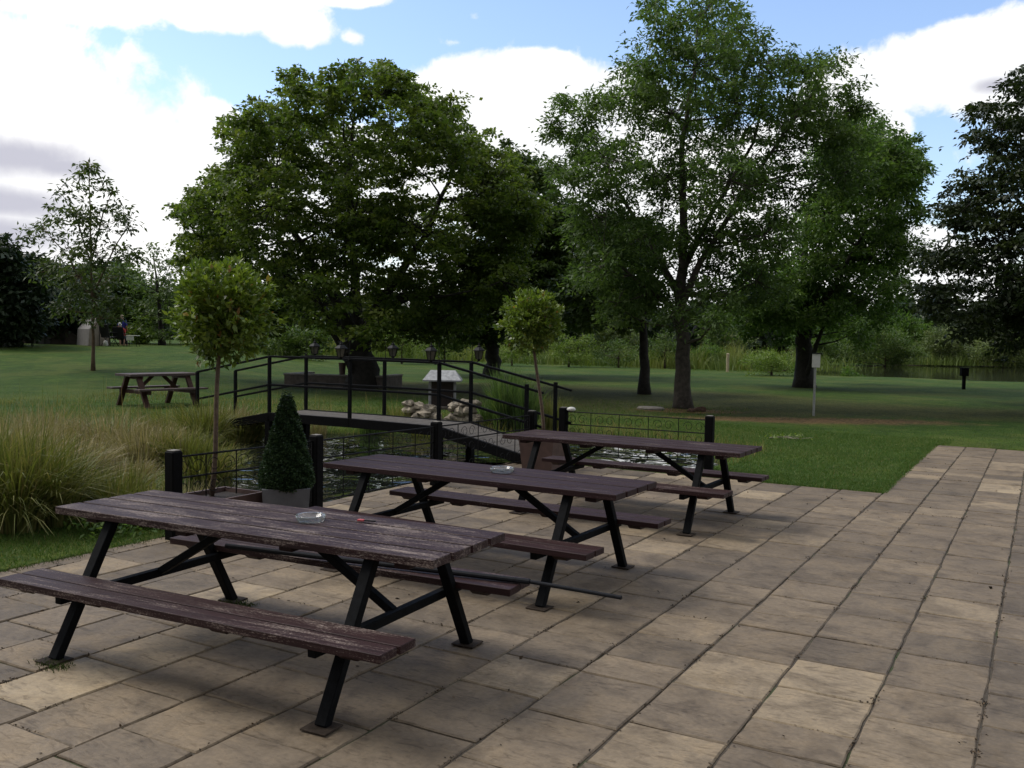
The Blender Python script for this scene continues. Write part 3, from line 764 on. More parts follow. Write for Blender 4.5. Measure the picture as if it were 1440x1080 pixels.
# ------------------------------------------------------------------ trees
def make_tree(name, label, base, stems, blobs, D, leafm, barkm, leaf=(.16, .10), clump=.42, per=38, dens=1.7, flat=.45, droop=.15, halfw=None, layers=2, group=None, spread=.8, seed=0, cat='tree', tw=.35, shell=.45):
    """stems: [(polyline of (px,py,ddepth)), r0, r1]; blobs: (px,py,rpx)"""
    R = np.random.default_rng(100 + seed); rnd = random.Random(seed)
    base = np.array(base); t = thing(name, label, cat, tuple(base), 0, group)
    bl = []; sc = D / F
    cxp = sum(b_[0] * b_[2] for b_ in blobs) / sum(b_[2] for b_ in blobs)
    hw = halfw if halfw is not None else max(abs(b_[0] - cxp) + b_[2] for b_ in blobs) * sc
    for (px, py, r) in blobs:
        uoff = abs(px - cxp) * sc; dmax = math.sqrt(max(0.05, hw * hw - uoff * uoff)) * spread
        for k in range(layers):
            lo, hi = -dmax + 2 * dmax * k / layers, -dmax + 2 * dmax * (k + 1) / layers
            dd = rnd.uniform(lo, hi); bl.append((atd(px + rnd.uniform(-6, 6), py + rnd.uniform(-6, 6), D + dd), r * sc * rnd.uniform(.85, 1.1)))
    q = MB(); samples = []
    for (pl, r0, r1) in stems:
        pts = [base.copy()] if pl[0] is None else []
        for pp in pl:
            if pp is None: continue
            pts.append(atd(pp[0], pp[1], D + (pp[2] if len(pp) > 2 else 0)))
        P_ = []
        for i in range(len(pts) - 1):
            for f in np.linspace(0, 1, 5)[:-1]: P_.append(pts[i] * (1 - f) + pts[i + 1] * f)
        P_.append(pts[-1]); nn = len(P_)
        P_ = [p + R.normal(0, r0 * .10, 3) * (0 if i in (0,) else 1) for i, p in enumerate(P_)]
        rad = [r0 + (r1 - r0) * (i / (nn - 1)) ** .8 for i in range(nn)]
        if pl[0] is None: rad[0] *= 1.28; rad[1] *= 1.04; P_[0] = P_[0] - np.array([0, 0, .1])
        q.tube([tuple(p - base) for p in P_], rad, 10)
        samples += list(zip(P_, rad))
    C = []; SP = []
    for (c, r) in bl:
        best = min(samples, key=lambda s: np.linalg.norm(s[0] - c) + 2.2 * max(0, s[0][2] - (c[2] - .12 * np.hypot(*(s[0] - c)[:2]))))
        s0, sr = best; L = np.linalg.norm(c - s0)
        mid = s0 * .5 + c * .5 + np.array([0, 0, -.06 * L]) + R.normal(0, .05 * L, 3)
        r0 = min(sr * .55, .012 * L + .02)
        q.tube([tuple(p - base) for p in (s0, s0 * .7 + mid * .3 + R.normal(0, .02 * L, 3), mid, mid * .4 + c * .6 + R.normal(0, .03 * L, 3), c)], [r0, r0 * .85, r0 * .65, r0 * .45, r0 * .25], 6)
        n = max(4, int(dens * 14 * (r / 1.4) ** 2 * (.42 / clump) ** 2)); d = unit(R.normal(0, 1, (n, 3)))
        rr_ = shell + (1 - shell) * R.random((n, 1)); sprig = R.random((n, 1)) < .16
        rr_ = np.where(sprig, 1.02 + .34 * R.random((n, 1)) ** 1.5, rr_)
        cc = c + d * (r * rr_ * np.array([1, 1, .92])); C.append(cc); SP.append(sprig[:, 0])
        for x in cc:
            if R.random() < tw or np.linalg.norm(x - c) > r * 1.02:
                mm = (c + x) / 2 + R.normal(0, .08 * r, 3)
                q.tube([tuple(c - base), tuple(mm - base), tuple(x - base)], [r0 * .3 + .004, .010 + r0 * .08, .004], 4, False)
    q.build('trunk', barkm, t, True)
    C = np.concatenate(C); n = len(C); cs = clump * R.uniform(.6, 1.3, (n, 1, 1)) * np.where(np.concatenate(SP), .62, 1.)[:, None, None]
    off = R.normal(0, .47, (n, per, 3)) * cs * np.array([1, 1, flat])
    off[..., 2] -= .25 * (off[..., 0] ** 2 + off[..., 1] ** 2) / cs[..., 0]
    P_ = (C[:, None, :] + off).reshape(-1, 3); N = len(P_)
    ax = unit(off.reshape(-1, 3) * np.array([1, 1, .3])) * .8 + R.normal(0, .5, (N, 3)) + np.array([0, 0, -droop])
    nr = np.array([0, 0, 1.]) + R.normal(0, .5, (N, 3))
    ct = np.repeat(R.normal(.45, .2, n), per); tint = np.clip(ct + R.normal(0, .16, N), 0, 1)
    leaves('crown', P_ - base, ax, nr, leaf[0] * R.uniform(.65, 1.25, N), leaf[1] * R.uniform(.7, 1.2, N), leafm, t, tint)
    return t

T1B = gp(510, 546); D1 = depth(T1B)
make_tree('broadleaf_tree', 'large dense dome shaped tree with several stems, behind the bridge', T1B,
    [([None, (507, 500), (502, 470)], .60, .44), ([(502, 474), (470, 420, -1), (420, 340, -1.5), (380, 260, -1.5)], .24, .05), ([(502, 474), (500, 400, .5), (490, 280, .3), (500, 150, 0)], .27, .04),
     ([(504, 476), (540, 420, -.5), (600, 330, -1), (640, 230, -1)], .24, .05), ([(502, 478), (450, 430, 1.2), (360, 380, 2), (300, 330, 2)], .2, .04), ([(506, 480), (550, 430, 1.5), (620, 400, 2), (690, 330, 2)], .2, .04), ([None, (487, 505, -.6), (462, 455, -1), (440, 400, -1.4)], .16, .05)],
    [(300, 292, 44), (375, 170, 34), (352, 195, 36), (480, 118, 28), (575, 128, 30), (700, 250, 42), (665, 212, 34), (735, 290, 38), (500, 300, 60), (270, 285, 24), (285, 345, 42), (345, 235, 48), (330, 185, 22), (395, 195, 46), (420, 145, 34), (470, 150, 44), (535, 135, 40), (600, 160, 42), (640, 205, 42), (560, 215, 62), (460, 235, 64), (385, 285, 58), (330, 330, 42),
     (320, 385, 48), (395, 385, 58), (490, 340, 66), (590, 320, 66), (675, 270, 48), (715, 320, 44), (655, 380, 62), (560, 415, 58), (455, 425, 46), (640, 440, 40), (375, 440, 36), (700, 390, 48), (520, 450, 34), (600, 455, 30),
     (418, 112, 15), (500, 98, 14), (536, 92, 15), (556, 108, 12), (630, 150, 20), (305, 250, 22), (660, 225, 20), (268, 375, 22)],
    D1, M['leafT1'], M['barkdark'], (.155, .11), .40, 58, 3.1, .34, .12, halfw=6.2, layers=2, seed=1)
T2B = gp(692, 529); D2 = depth(T2B)
make_tree('broadleaf_tree', 'dark spreading tree with a forked trunk, seen between the big dome tree and the ash', T2B,
    [([None, (692, 500), (690, 480)], .42, .3), ([(690, 484), (655, 445, -1), (630, 400, -1)], .2, .05), ([(690, 484), (700, 420, .5), (710, 330)], .24, .05), ([(690, 486), (730, 440, 1), (770, 380, 1)], .2, .05)],
    [(700, 300, 56), (745, 370, 56), (690, 400, 60), (635, 435, 40), (765, 300, 46), (790, 390, 48), (745, 435, 36), (690, 455, 30), (760, 240, 34), (800, 330, 44), (810, 430, 36), (725, 225, 20), (650, 465, 20)],
    D2, M['leafT2'], M['barkdark'], (.26, .18), .58, 44, 4.6, .42, .12, halfw=5., layers=2, seed=2)
AB = gp(961, 574); DA = depth(AB)
make_tree('ash_tree', 'tall airy ash tree with a pale straight trunk, the tallest in the scene', AB,
    [([None, (960, 500), (956, 420), (962, 330, .2), (958, 220), (972, 120), (985, 10)], .255, .015), ([(957, 430), (985, 370, -.5), (1040, 280, -.8), (1100, 190, -.8), (1150, 120, -.8)], .12, .02), ([(957, 420), (920, 350, .4), (870, 270, .6), (840, 200, .6)], .11, .02), ([(960, 380), (1000, 300, .8), (1060, 200, 1.2), (1080, 110, 1.)], .10, .02), ([(956, 440), (900, 400, -.8), (850, 350, -1.2)], .09, .02)],
    [(992, 18, 38), (940, 45, 36), (1035, 45, 36), (985, 90, 56), (905, 90, 34), (880, 135, 40), (830, 150, 26), (812, 190, 32), (1075, 85, 38), (1125, 100, 34), (1165, 95, 20), (1190, 130, 18), (945, 160, 60), (1040, 150, 58), (1110, 170, 46), (1165, 195, 28), (1155, 150, 38), (1190, 190, 34), (1190, 240, 40), (860, 225, 56), (940, 250, 58), (1030, 250, 58), (1100, 250, 50),
     (795, 245, 30), (835, 300, 50), (905, 330, 56), (990, 340, 54), (1070, 330, 50), (845, 375, 42), (920, 400, 44), (1000, 415, 44), (1060, 400, 42), (870, 430, 30), (1010, 455, 22), (945, 445, 20), (915, 8, 10), (1205, 150, 10), (775, 180, 12), (800, 150, 10)],
    DA, M['leafash'], M['bark'], (.16, .064), .38, 58, 3.1, .50, .18, halfw=4.2, layers=2, seed=3, tw=.5)
B3 = gp(906, 554); D3 = depth(B3)
make_tree('young_tree', 'slim dark trunked tree just left of the ash, under its crown', B3, [([None, (905, 480), (903, 400), (890, 320)], .21, .05), ([(904, 440), (860, 390, .5), (830, 350)], .09, .03)],
    [(840, 390, 42), (895, 405, 40), (860, 330, 40), (915, 345, 34), (800, 410, 30), (880, 440, 26), (830, 440, 22)],
    D3, M['leafT2'], M['barkdark'], (.22, .14), .46, 40, 4.4, .45, .2, halfw=3., layers=2, seed=4)
B4 = gp(1131, 545); D4 = depth(B4)
make_tree('broadleaf_tree', 'broad mid green tree with a dark trunk behind the white notice post', B4, [([None, (1130, 495), (1134, 460)], .42, .3), ([(1134, 465), (1180, 390, -1), (1230, 300, -1)], .2, .04), ([(1134, 465), (1130, 370), (1140, 260)], .22, .04), ([(1134, 470), (1090, 410, 1), (1060, 350, 1)], .18, .04), ([None, (1148, 485, -1), (1165, 440, -1)], .15, .05)],
    [(1208, 185, 30), (1232, 195, 32), (1200, 215, 44), (1262, 240, 34), (1250, 225, 36), (1190, 240, 48), (1270, 265, 26), (1240, 300, 46), (1160, 310, 56), (1225, 365, 46), (1150, 385, 56), (1080, 400, 50), (1160, 440, 42), (1095, 445, 40), (1225, 425, 34), (1255, 400, 24), (1045, 440, 34), (1270, 345, 26), (1288, 300, 12), (1200, 465, 18), (1285, 235, 12)],
    D4, M['leafR'], M['barkdark'], (.2, .10), .50, 64, 4.2, .52, .2, halfw=5., layers=2, seed=5)
B5 = gp(1560, 575); D5 = depth(B5)
make_tree('oak_tree', 'very dark oak spreading in from the right edge', B5, [([None, (1555, 480), (1545, 380), (1540, 250), (1530, 150)], .4, .06), ([(1552, 440), (1460, 400), (1370, 370)], .16, .03), ([(1548, 400), (1470, 320, .6), (1400, 250, .6)], .15, .03), ([(1552, 460), (1450, 440, -.8), (1350, 430, -.8)], .14, .03)],
    [(1436, 128, 24), (1405, 185, 36), (1440, 230, 50), (1380, 150, 16), (1375, 275, 38), (1345, 300, 26), (1410, 330, 52), (1345, 355, 32), (1310, 370, 20), (1330, 415, 32), (1400, 410, 50), (1450, 430, 50), (1365, 455, 34), (1425, 475, 34), (1500, 150, 60), (1520, 260, 80), (1510, 380, 80), (1600, 300, 90), (1600, 200, 80), (1610, 420, 80), (1300, 395, 14), (1470, 100, 30)],
    D5, M['leafoak'], M['barkdark'], (.17, .10), .42, 50, 4.0, .26, .25, halfw=4.5, layers=2, seed=6, tw=.5)
B6 = gp(131, 521); D6 = depth(B6)
make_tree('slender_tree', 'slender airy young tree with a thin orange tinged trunk, alone on the left lawn', B6, [([None, (131, 460), (128, 380), (127, 300), (124, 225)], .078, .015), ([(129, 420), (95, 360), (60, 320)], .05, .01), ([(129, 420), (160, 350), (185, 310)], .05, .01), ([(128, 370), (145, 300), (160, 265)], .04, .01), ([(128, 370), (108, 310), (95, 275)], .04, .01)],
    [(126, 228, 13), (118, 250, 16), (100, 275, 20), (140, 268, 20), (160, 290, 20), (75, 295, 18), (110, 305, 26), (145, 315, 26), (180, 315, 18), (62, 328, 18), (95, 345, 26), (135, 355, 28), (175, 345, 20), (190, 365, 14), (110, 385, 28), (155, 390, 26), (70, 375, 22), (130, 425, 32), (90, 430, 26), (170, 430, 22), (45, 335, 10), (145, 450, 20)],
    D6, M['leafslim'], simple('bark_orange', (.13, .085, .055), .9, .4, 6, 0, .5), (.24, .10), .36, 22, 2.6, .6, .25, halfw=2.4, layers=1, seed=7, tw=.7)
def left_tree(lab, bpx, bpy_, Dd, blobs, mat, seed, leaf=(.34, .2), clump=.6, per=40, dens=5., layers=2, tw=.2, hw=None, tr=.22):
    b0 = atd(bpx, bpy_, Dd); b0[2] = float(rise(b0[0], b0[1]))
    top = min(blobs, key=lambda z: z[1])
    return make_tree('background_tree', lab, b0, [([None, (bpx + .3 * (top[0] - bpx), bpy_ - .5 * (bpy_ - top[1])), (top[0], top[1])], tr, .03)], blobs, Dd, mat, M['barkdark'], leaf, clump, per, dens, .5, .2, halfw=hw, layers=layers, seed=seed, tw=tw, group='trees along the left and far edges')
left_tree('dark dense tree at the far left edge with two thin trunks', 24, 500, 50, [(-5, 365, 34), (20, 380, 38), (0, 420, 40), (35, 430, 36), (15, 460, 26), (-40, 400, 50), (52, 400, 24)], M['leafdark'], 21)
left_tree('very dark low spreading tree beside the tents', 92, 488, 58, [(80, 410, 34), (60, 385, 30), (95, 392, 26), (112, 405, 24), (110, 430, 36), (70, 450, 30), (95, 462, 26), (55, 430, 26), (125, 455, 22), (65, 385, 20)], M['leafdark'], 22)
left_tree('olive tree behind the slender tree', 150, 484, 66, [(140, 410, 34), (175, 398, 28), (198, 415, 28), (208, 440, 26), (130, 395, 24), (170, 420, 34), (160, 450, 30), (120, 440, 30), (190, 440, 26), (148, 385, 22)], M['leafbg'], 23)
left_tree('pale thin topped tree left of the nearer bay tree', 228, 497, 60, [(216, 360, 14), (205, 378, 16), (230, 380, 18), (245, 395, 18), (215, 405, 26), (235, 425, 28), (205, 435, 26), (248, 450, 24), (190, 400, 14), (222, 458, 22)], M['leafbg'], 24, (.3, .13), .5, 18, 1.6, 2, .4)
left_tree('green tree partly hidden behind the nearer bay tree', 300, 490, 70, [(285, 420, 34), (320, 430, 34), (270, 450, 30), (310, 465, 28), (345, 450, 30), (255, 430, 22)], M['leafR'], 25)

# ------------------------------------------------------------------ shrubs, reeds, far woodland
def shrub(name, label, px, py, blobs, mat, seed, leaf=(.16, .06), clump=.35, per=36, dens=3.2, Dd=None, flat=.7, group='shrubs at the far edge of the lawn', z=None, droop=-.5, layers=2):
    b0 = gp(px, py) if Dd is None else atd(px, py, Dd)
    if Dd is not None: b0[2] = float(rise(b0[0], b0[1]))
    Dd = depth(b0)
    top = min(blobs, key=lambda v: v[1])
    return make_tree(name, label, b0, [([None, (px, py - .5 * (py - top[1])), (top[0], top[1])], .07, .02)], blobs, Dd, mat, M['twig'], leaf, clump, per, dens, flat, droop, layers=layers, seed=seed, group=group, cat='shrub', tw=.15, shell=.3)
shrub('shrub', 'bright yellow green shrub left of the dark trunk on the far lawn edge', 1085, 528, [(1062, 512, 14), (1080, 502, 16), (1098, 508, 15), (1112, 518, 12), (1070, 522, 10)], M['leafshrub'], 31)
shrub('shrub', 'round dark olive bush behind the pale wooden stake', 1020, 497, [(1005, 475, 16), (1025, 468, 18), (1042, 480, 14), (1018, 486, 14), (995, 484, 10)], M['leafwillow'], 32, (.3, .12), .55, Dd=82)
shrub('shrub', 'feathery tall green bush on the lake bank, left of the grey bushes', 1245, 518, [(1235, 470, 22), (1262, 485, 22), (1225, 495, 20), (1250, 505, 18), (1278, 503, 16), (1205, 480, 22), (1195, 505, 18), (1215, 455, 16)], M['leafbg'], 33, (.34, .1), .6, Dd=84)
shrub('shrub', 'grey green rounded bush across the lake, left of the rightmost bush', 1330, 519, [(1305, 485, 20), (1328, 478, 22), (1350, 485, 22), (1318, 503, 18), (1345, 506, 18), (1300, 505, 14), (1368, 500, 14)], M['leafwillow'], 34, (.36, .1), .6, Dd=92)
shrub('shrub', 'lighter olive bush across the lake at the right edge', 1410, 521, [(1385, 490, 18), (1405, 485, 20), (1430, 492, 20), (1398, 508, 16), (1425, 512, 16), (1450, 505, 22)], M['leafwillow'], 35, (.36, .1), .6, Dd=88)
shrub('shrub', 'dark tall bush behind the feathery green bush on the lake bank', 1275, 512, [(1262, 462, 22), (1288, 468, 22), (1275, 488, 22), (1300, 492, 18), (1250, 490, 18)], M['leafR'], 43, (.4, .2), .7, Dd=100)
shrub('shrub', 'dark bush between the two grey green bushes across the lake', 1370, 514, [(1355, 478, 20), (1380, 474, 22), (1368, 496, 20), (1395, 498, 16)], M['leafR'], 44, (.4, .2), .7, Dd=104)
shrub('shrub', 'wide dark bush behind the pale hedge bush on the far bank', 1165, 508, [(1130, 478, 18), (1155, 470, 20), (1182, 478, 20), (1145, 492, 18), (1175, 494, 18)], M['leafR'], 45, (.4, .2), .7, Dd=98)
shrub('shrub', 'low dark plant clump on the lake shore', 1195, 533, [(1185, 530, 6), (1195, 529, 7), (1206, 531, 6)], M['leafR'], 36, (.2, .08), .3, Dd=54)
shrub('shrub', 'dense hedge like bush behind the bridge, left of the big trunk', 430, 500, [(400, 480, 20), (425, 475, 22), (450, 480, 20), (415, 492, 16), (442, 493, 14), (380, 488, 14)], M['leafbg'], 37, (.3, .12), .5, Dd=62)
shrub('shrub', 'mid green bush between the two dark trunks', 625, 500, [(612, 480, 14), (632, 478, 16), (650, 488, 14), (620, 492, 12)], M['leafbg'], 38, (.3, .12), .5, Dd=66)
shrub('shrub', 'leafy hedge bush just right of the ash trunk', 1000, 515, [(985, 500, 10), (1000, 496, 12), (1013, 504, 9), (992, 509, 8)], M['leafR'], 39, (.2, .08), .35, Dd=64)
shrub('shrub', 'pale green hedge bush right of the yellow green shrub', 1150, 512, [(1125, 493, 16), (1148, 490, 16), (1170, 494, 16), (1138, 503, 14), (1162, 506, 12)], M['leafbg'], 40, (.3, .12), .5, Dd=80)
shrub('shrub', 'bright rounded bush behind the campers', 200, 484, [(192, 470, 10), (202, 468, 11), (210, 476, 9), (196, 478, 9)], M['leafshrub'], 41, (.22, .1), .35, Dd=62)
shrub('shrub', 'taller grey green bush above the reeds, right of the thin bay tree', 855, 500, [(835, 468, 18), (860, 460, 20), (885, 470, 18), (850, 485, 16), (875, 488, 14)], M['leafwillow'], 42, (.3, .1), .5, Dd=80)

for i, (px, py, bl, mt_, lab) in enumerate((
    (565, 500, [(548, 478, 13), (570, 474, 14), (590, 480, 12), (560, 488, 12), (580, 490, 11)], 'leafshrub', 'bright grassy bush just right of the big trunk'),
    (800, 510, [(785, 488, 13), (802, 482, 14), (820, 490, 13), (795, 499, 11), (812, 500, 11)], 'leafshrub', 'yellow green bush in the reeds right of the thin bay stem'),
    (870, 512, [(850, 493, 12), (872, 488, 13), (888, 495, 11), (862, 502, 10)], 'leafbg', 'mid green bush in the reeds left of the slim dark trunk'),
    (935, 512, [(922, 488, 12), (938, 480, 13), (948, 492, 11), (930, 502, 10)], 'leafbg', 'green bush in the reeds between the slim trunk and the ash'),
    (720, 508, [(706, 492, 10), (724, 488, 11), (738, 494, 10), (716, 501, 9)], 'leafshrub', 'low yellowish bush in the reeds right of the forked trunk'))):
    shrub('shrub', lab, px, py, bl, M[mt_], 50 + i, (.2, .06), .4, Dd=62)
def reed_patch(name, pts, n, h, mat, w=.045, jit=1., lean=.25, z=None):
    P_ = np.array(pts); t = rng.random(n) * (len(P_) - 1); i = np.minimum(t.astype(int), len(P_) - 2); f = (t - i)[:, None]
    xy = P_[i] * (1 - f) + P_[i + 1] * f + rng.normal(0, jit, (n, 2))
    zz = rise(xy[:, 0], xy[:, 1]) if z is None else np.full(n, z)
    k1 = np.sin(xy[:, 0] * .9) * np.sin(xy[:, 1] * .7 + 1); k2 = np.sin(xy[:, 0] * 2.3 + xy[:, 1] * 1.1); k3 = np.sin(xy[:, 0] * .35 - xy[:, 1] * .2 + 2)
    tint = np.clip(.42 + .22 * k1 + .16 * k2 + .2 * k3 + rng.normal(0, .14, n), 0, 1)
    return kind(blades(name, np.stack([xy[:, 0], xy[:, 1], zz], 1), rng.normal(0, lean, (n, 2)), h * rng.uniform(.5, 1.15, n) * (1 + .25 * k1 + .18 * k2 + .15 * k3), np.full(n, w), mat, None, tint, segs=3), 'stuff')
reed_patch('reed_bed', [gp(x, y)[:2] for x, y in ((540, 502), (640, 506), (700, 508), (790, 512), (880, 514), (960, 517), (1040, 520), (1130, 520))], 9000, 1.3, M['reed'], .06, 1.8, .4)
reed_patch('reed_bed', [atd(x, y, 90)[:2] for x, y in ((1140, 512), (1220, 513), (1300, 514), (1440, 516))], 3000, 1.2, M['reed'], .07, 2.)
reed_patch('meadow_grass', [gp(x, y)[:2] for x, y in ((330, 492), (400, 496), (470, 500), (540, 502))], 4000, 1.3, M['reed'], .05, 1.6)
# far woodland ring
n = 60000
azs = np.radians(rng.uniform(-72, 14, n)); rr = rng.uniform(112, 150, n)
hgt = 6.6 + 1.1 * np.sin(azs * 23) + .9 * np.sin(azs * 57 + 1) + .7 * np.sin(azs * 131) + .5 * np.sin(azs * 290)
P_ = np.stack([rr * np.sin(azs), rr * np.cos(azs), np.maximum(.2, hgt) * rng.random(n) ** .8], 1)
kind(leaves('far_woodland', P_, rng.normal(0, 1, (n, 3)), rng.normal(0, 1, (n, 3)) + np.array([0, 0, 1.]), rng.uniform(.9, 1.7, n), rng.uniform(.6, 1.1, n), M['leafdark']), 'stuff')

# ------------------------------------------------------------------ grasses round the pond
def clump(name, label, c, n, R, h, mat, w=.021, reach=.9, cat='ornamental grass', group='grass clumps round the pond', z=None, segs=5, up=.0):
    c = np.array(c, float); zb = float(gz(c[0], c[1])) if z is None else z
    n = int(n * .6) if segs == 5 else n
    th = rng.random(n) * 2 * PI; r = R * np.sqrt(rng.random(n))
    base = np.stack([r * np.cos(th), r * np.sin(th), np.full(n, -.03)], 1)
    hh = h * rng.uniform(.45, 1.1, n)
    ln = np.stack([np.cos(th), np.sin(th)], 1) * (reach * h * rng.random(n) ** 1.3)[:, None] + rng.normal(0, .08 * h, (n, 2))
    tint = np.clip(rng.normal(.42, .22, n), 0, 1)
    o = blades(name, base, ln, hh, w * rng.uniform(.6, 1.3, n), mat, None, tint, segs, 2.0, .5)
    o.location = (c[0], c[1], zb)
    return tag(o, label, cat, group)
GL = 'tall arching grass clump '
k = 0
for (px, py, n, R, h, mat, lab) in (
    (20, 742, 1900, .30, 1.1, 'grassA', 'largest straw tipped grass clump at the left edge beside the mown strip'),
    (-45, 735, 1800, .34, 1.2, 'grassA', 'tall grass clump cut by the left edge of the photo'),
    (75, 735, 1200, .24, 1.0, 'grassA', 'green and straw grass clump just right of the largest clump'),
    (120, 722, 800, .22, .65, 'grassA', 'arching green grass clump left of the first fence post'),
    (165, 728, 1100, .24, .62, 'grassA', 'low green grass clump behind the corner of the nearest table'),
    (175, 690, 1000, .3, .5, 'grassB', 'bleached straw grass clump left of the first fence post'),
    (215, 735, 900, .2, .5, 'grassA', 'short green grass tuft at the foot of the first fence post'),
    (30, 700, 1900, .4, .95, 'grassB', 'pale plumed grass clump behind the largest clump'),
    (100, 690, 1100, .34, .78, 'grassB', 'pale plumed grass clump behind the green and straw clump'),
    (-10, 680, 1600, .4, .95, 'grassB', 'pale plumed grass at the left edge, behind the front clumps'),
    (260, 655, 1200, .34, .68, 'grassA', 'yellow green grass clump behind the first fence panel'),
    (310, 640, 1100, .34, .66, 'grassA', 'yellow green grass clump right of the bay stem by the pond'),
    (225, 640, 1000, .36, .6, 'grassB', 'yellow green grass clump between the first post and the lawn table'),
    (340, 612, 1300, .34, .75, 'grassA', 'reedy grass clump at the left foot of the footbridge'),
    (285, 618, 1300, .36, .8, 'grassA', 'grass clump under the lowest left rail of the footbridge'),
    (255, 690, 1100, .34, .55, 'grassB', 'short bleached grass just behind the first fence panel'),
    (200, 655, 1300, .4, .7, 'grassB', 'loose straw grass between the plumed clumps and the pond'),
    (285, 660, 1100, .36, .7, 'grassA', 'rough mixed grass on the pond bank right of the first fence post'),
    (320, 605, 1100, .45, .6, 'grassB', 'dry grass tussock on the bank below the left end of the bridge'),
    (240, 610, 1200, .5, .6, 'grassA', 'rough green tussock in front of the right end of the lawn table'),
    (150, 640, 1200, .5, .8, 'grassB', 'sparse straw grass in front of the lawn table'),
    (60, 640, 1200, .5, .85, 'grassB', 'sparse straw grass on the left lawn behind the plumed clumps')):
    clump('grass_clump', lab, at(px, py)[:2], n, R, h, M[mat])
for (px, py, n, R, h, mat, w, lab) in (
    (712, 604, 800, .26, 1.35, 'iris', .026, 'tall green iris leaves behind the bridge ramp'),
    (738, 606, 500, .24, 1.15, 'iris', .024, 'tall green iris leaves left of the thin bay stem'),
    (690, 600, 240, .2, .8, 'iris', .02, 'shorter iris leaves at the right of the rockery'),
    (778, 606, 420, .25, .85, 'grassA', .012, 'arching yellowish sedge clump behind the bridge end post'),
    (560, 600, 420, .3, .5, 'grassA', .012, 'low sedge clump on the far bank left of the rockery'),
    (520, 604, 300, .2, .62, 'iris', .014, 'small dark reed clump under the middle of the bridge rail'),
    (598, 606, 420, .28, .45, 'grassA', .012, 'mossy green sedge in front of the rockery'),
    (445, 604, 220, .2, .85, 'grassB', .008, 'thin straw coloured reeds right of the cone topiary'),
    (480, 606, 420, .4, .4, 'grassA', .012, 'low bank grass under the left half of the bridge'),
    (640, 612, 420, .3, .35, 'grassA', .012, 'low bank grass in front of the well'),
    (850, 622, 420, .35, .3, 'grassA', .012, 'short bank grass behind the back fence panel'),
    (940, 634, 420, .35, .3, 'grassA', .012, 'short bank grass at the right end of the back fence panel')):
    clump('sedge_clump', lab, at(px, py)[:2], n, R, h, M[mat], w, .35, 'waterside plant', 'waterside plants', segs=4)
# fine rough grass along the banks: nobody could count it
n = 30000; x_ = rng.uniform(-16, -4, n); y_ = rng.uniform(5.6, 18, n); s_ = sdf(POND, x_, y_)
ok = (s_ > -.12) & (s_ < 1.0) & ~inpatio(x_, y_, .02) & ~((x_ > -7.5) & (y_ < 14.0)) & ~((x_ > -8.6) & (y_ < 14.) & (y_ > 6.9))
x_, y_ = x_[ok], y_[ok]; n = len(x_)
kind(blades('bank_grass', np.stack([x_, y_, gz(x_, y_) - .02], 1), rng.normal(0, .07, (n, 2)), rng.uniform(.08, .3, n), np.full(n, .009), M['grassA'], segs=3), 'stuff')
n = 26000; pp = rng.uniform(0, 1, (n, 2)); x_ = -24 + 17 * pp[:, 0]; y_ = 6 + 13 * pp[:, 1]
ok = (sdf(POND, x_, y_) > .6) & (x_ < -7.2) & (rng.random(n) < .5 + .5 * np.sin(x_ * 1.3) * np.sin(y_ * 1.1))
ok &= ((x_ + 19.6) ** 2 + (y_ - 16) ** 2 > 2.5)
x_, y_ = x_[ok], y_[ok]; n = len(x_)
dist = np.hypot(x_, y_); hgt = rng.uniform(.06, .2, n) + (rng.random(n) < .03) * rng.uniform(.3, .7, n)
kind(blades('rough_grass', np.stack([x_, y_, gz(x_, y_) - .01], 1), rng.normal(0, .06, (n, 2)), hgt, np.full(n, .010), M['grassA'], segs=3), 'stuff')
n = 110000; x_ = rng.uniform(-30, -7, n); y_ = rng.uniform(7, 26, n)
ok = (sdf(POND, x_, y_) > .4) & (rng.random(n) < 1 - sstep(16, 34, np.hypot(x_, y_)))
x_, y_ = x_[ok], y_[ok]; n = len(x_)
kind(blades('lawn_grass', np.stack([x_, y_, gz(x_, y_) - .006], 1), rng.normal(0, .03, (n, 2)), rng.uniform(.03, .085, n), rng.uniform(.008, .013, n), M['lawnblade'], segs=2), 'stuff')
# broad leaved weeds by the mown strip
wp = at(150, 748); n = 260
P_ = wp + np.stack([rng.normal(0, .22, n), rng.normal(0, .12, n), rng.uniform(.01, .16, n)], 1)
wt = thing('weed', 'low broad leaved weed at the edge of the mown strip', 'weed', tuple(wp))
(leaves('foliage', P_ - wp, rng.normal(0, 1, (n, 3)), rng.normal(0, .4, (n, 3)) + np.array([0, 0, 1.]), rng.uniform(.04, .09, n), rng.uniform(.025, .045, n), M['leafR'], wt))

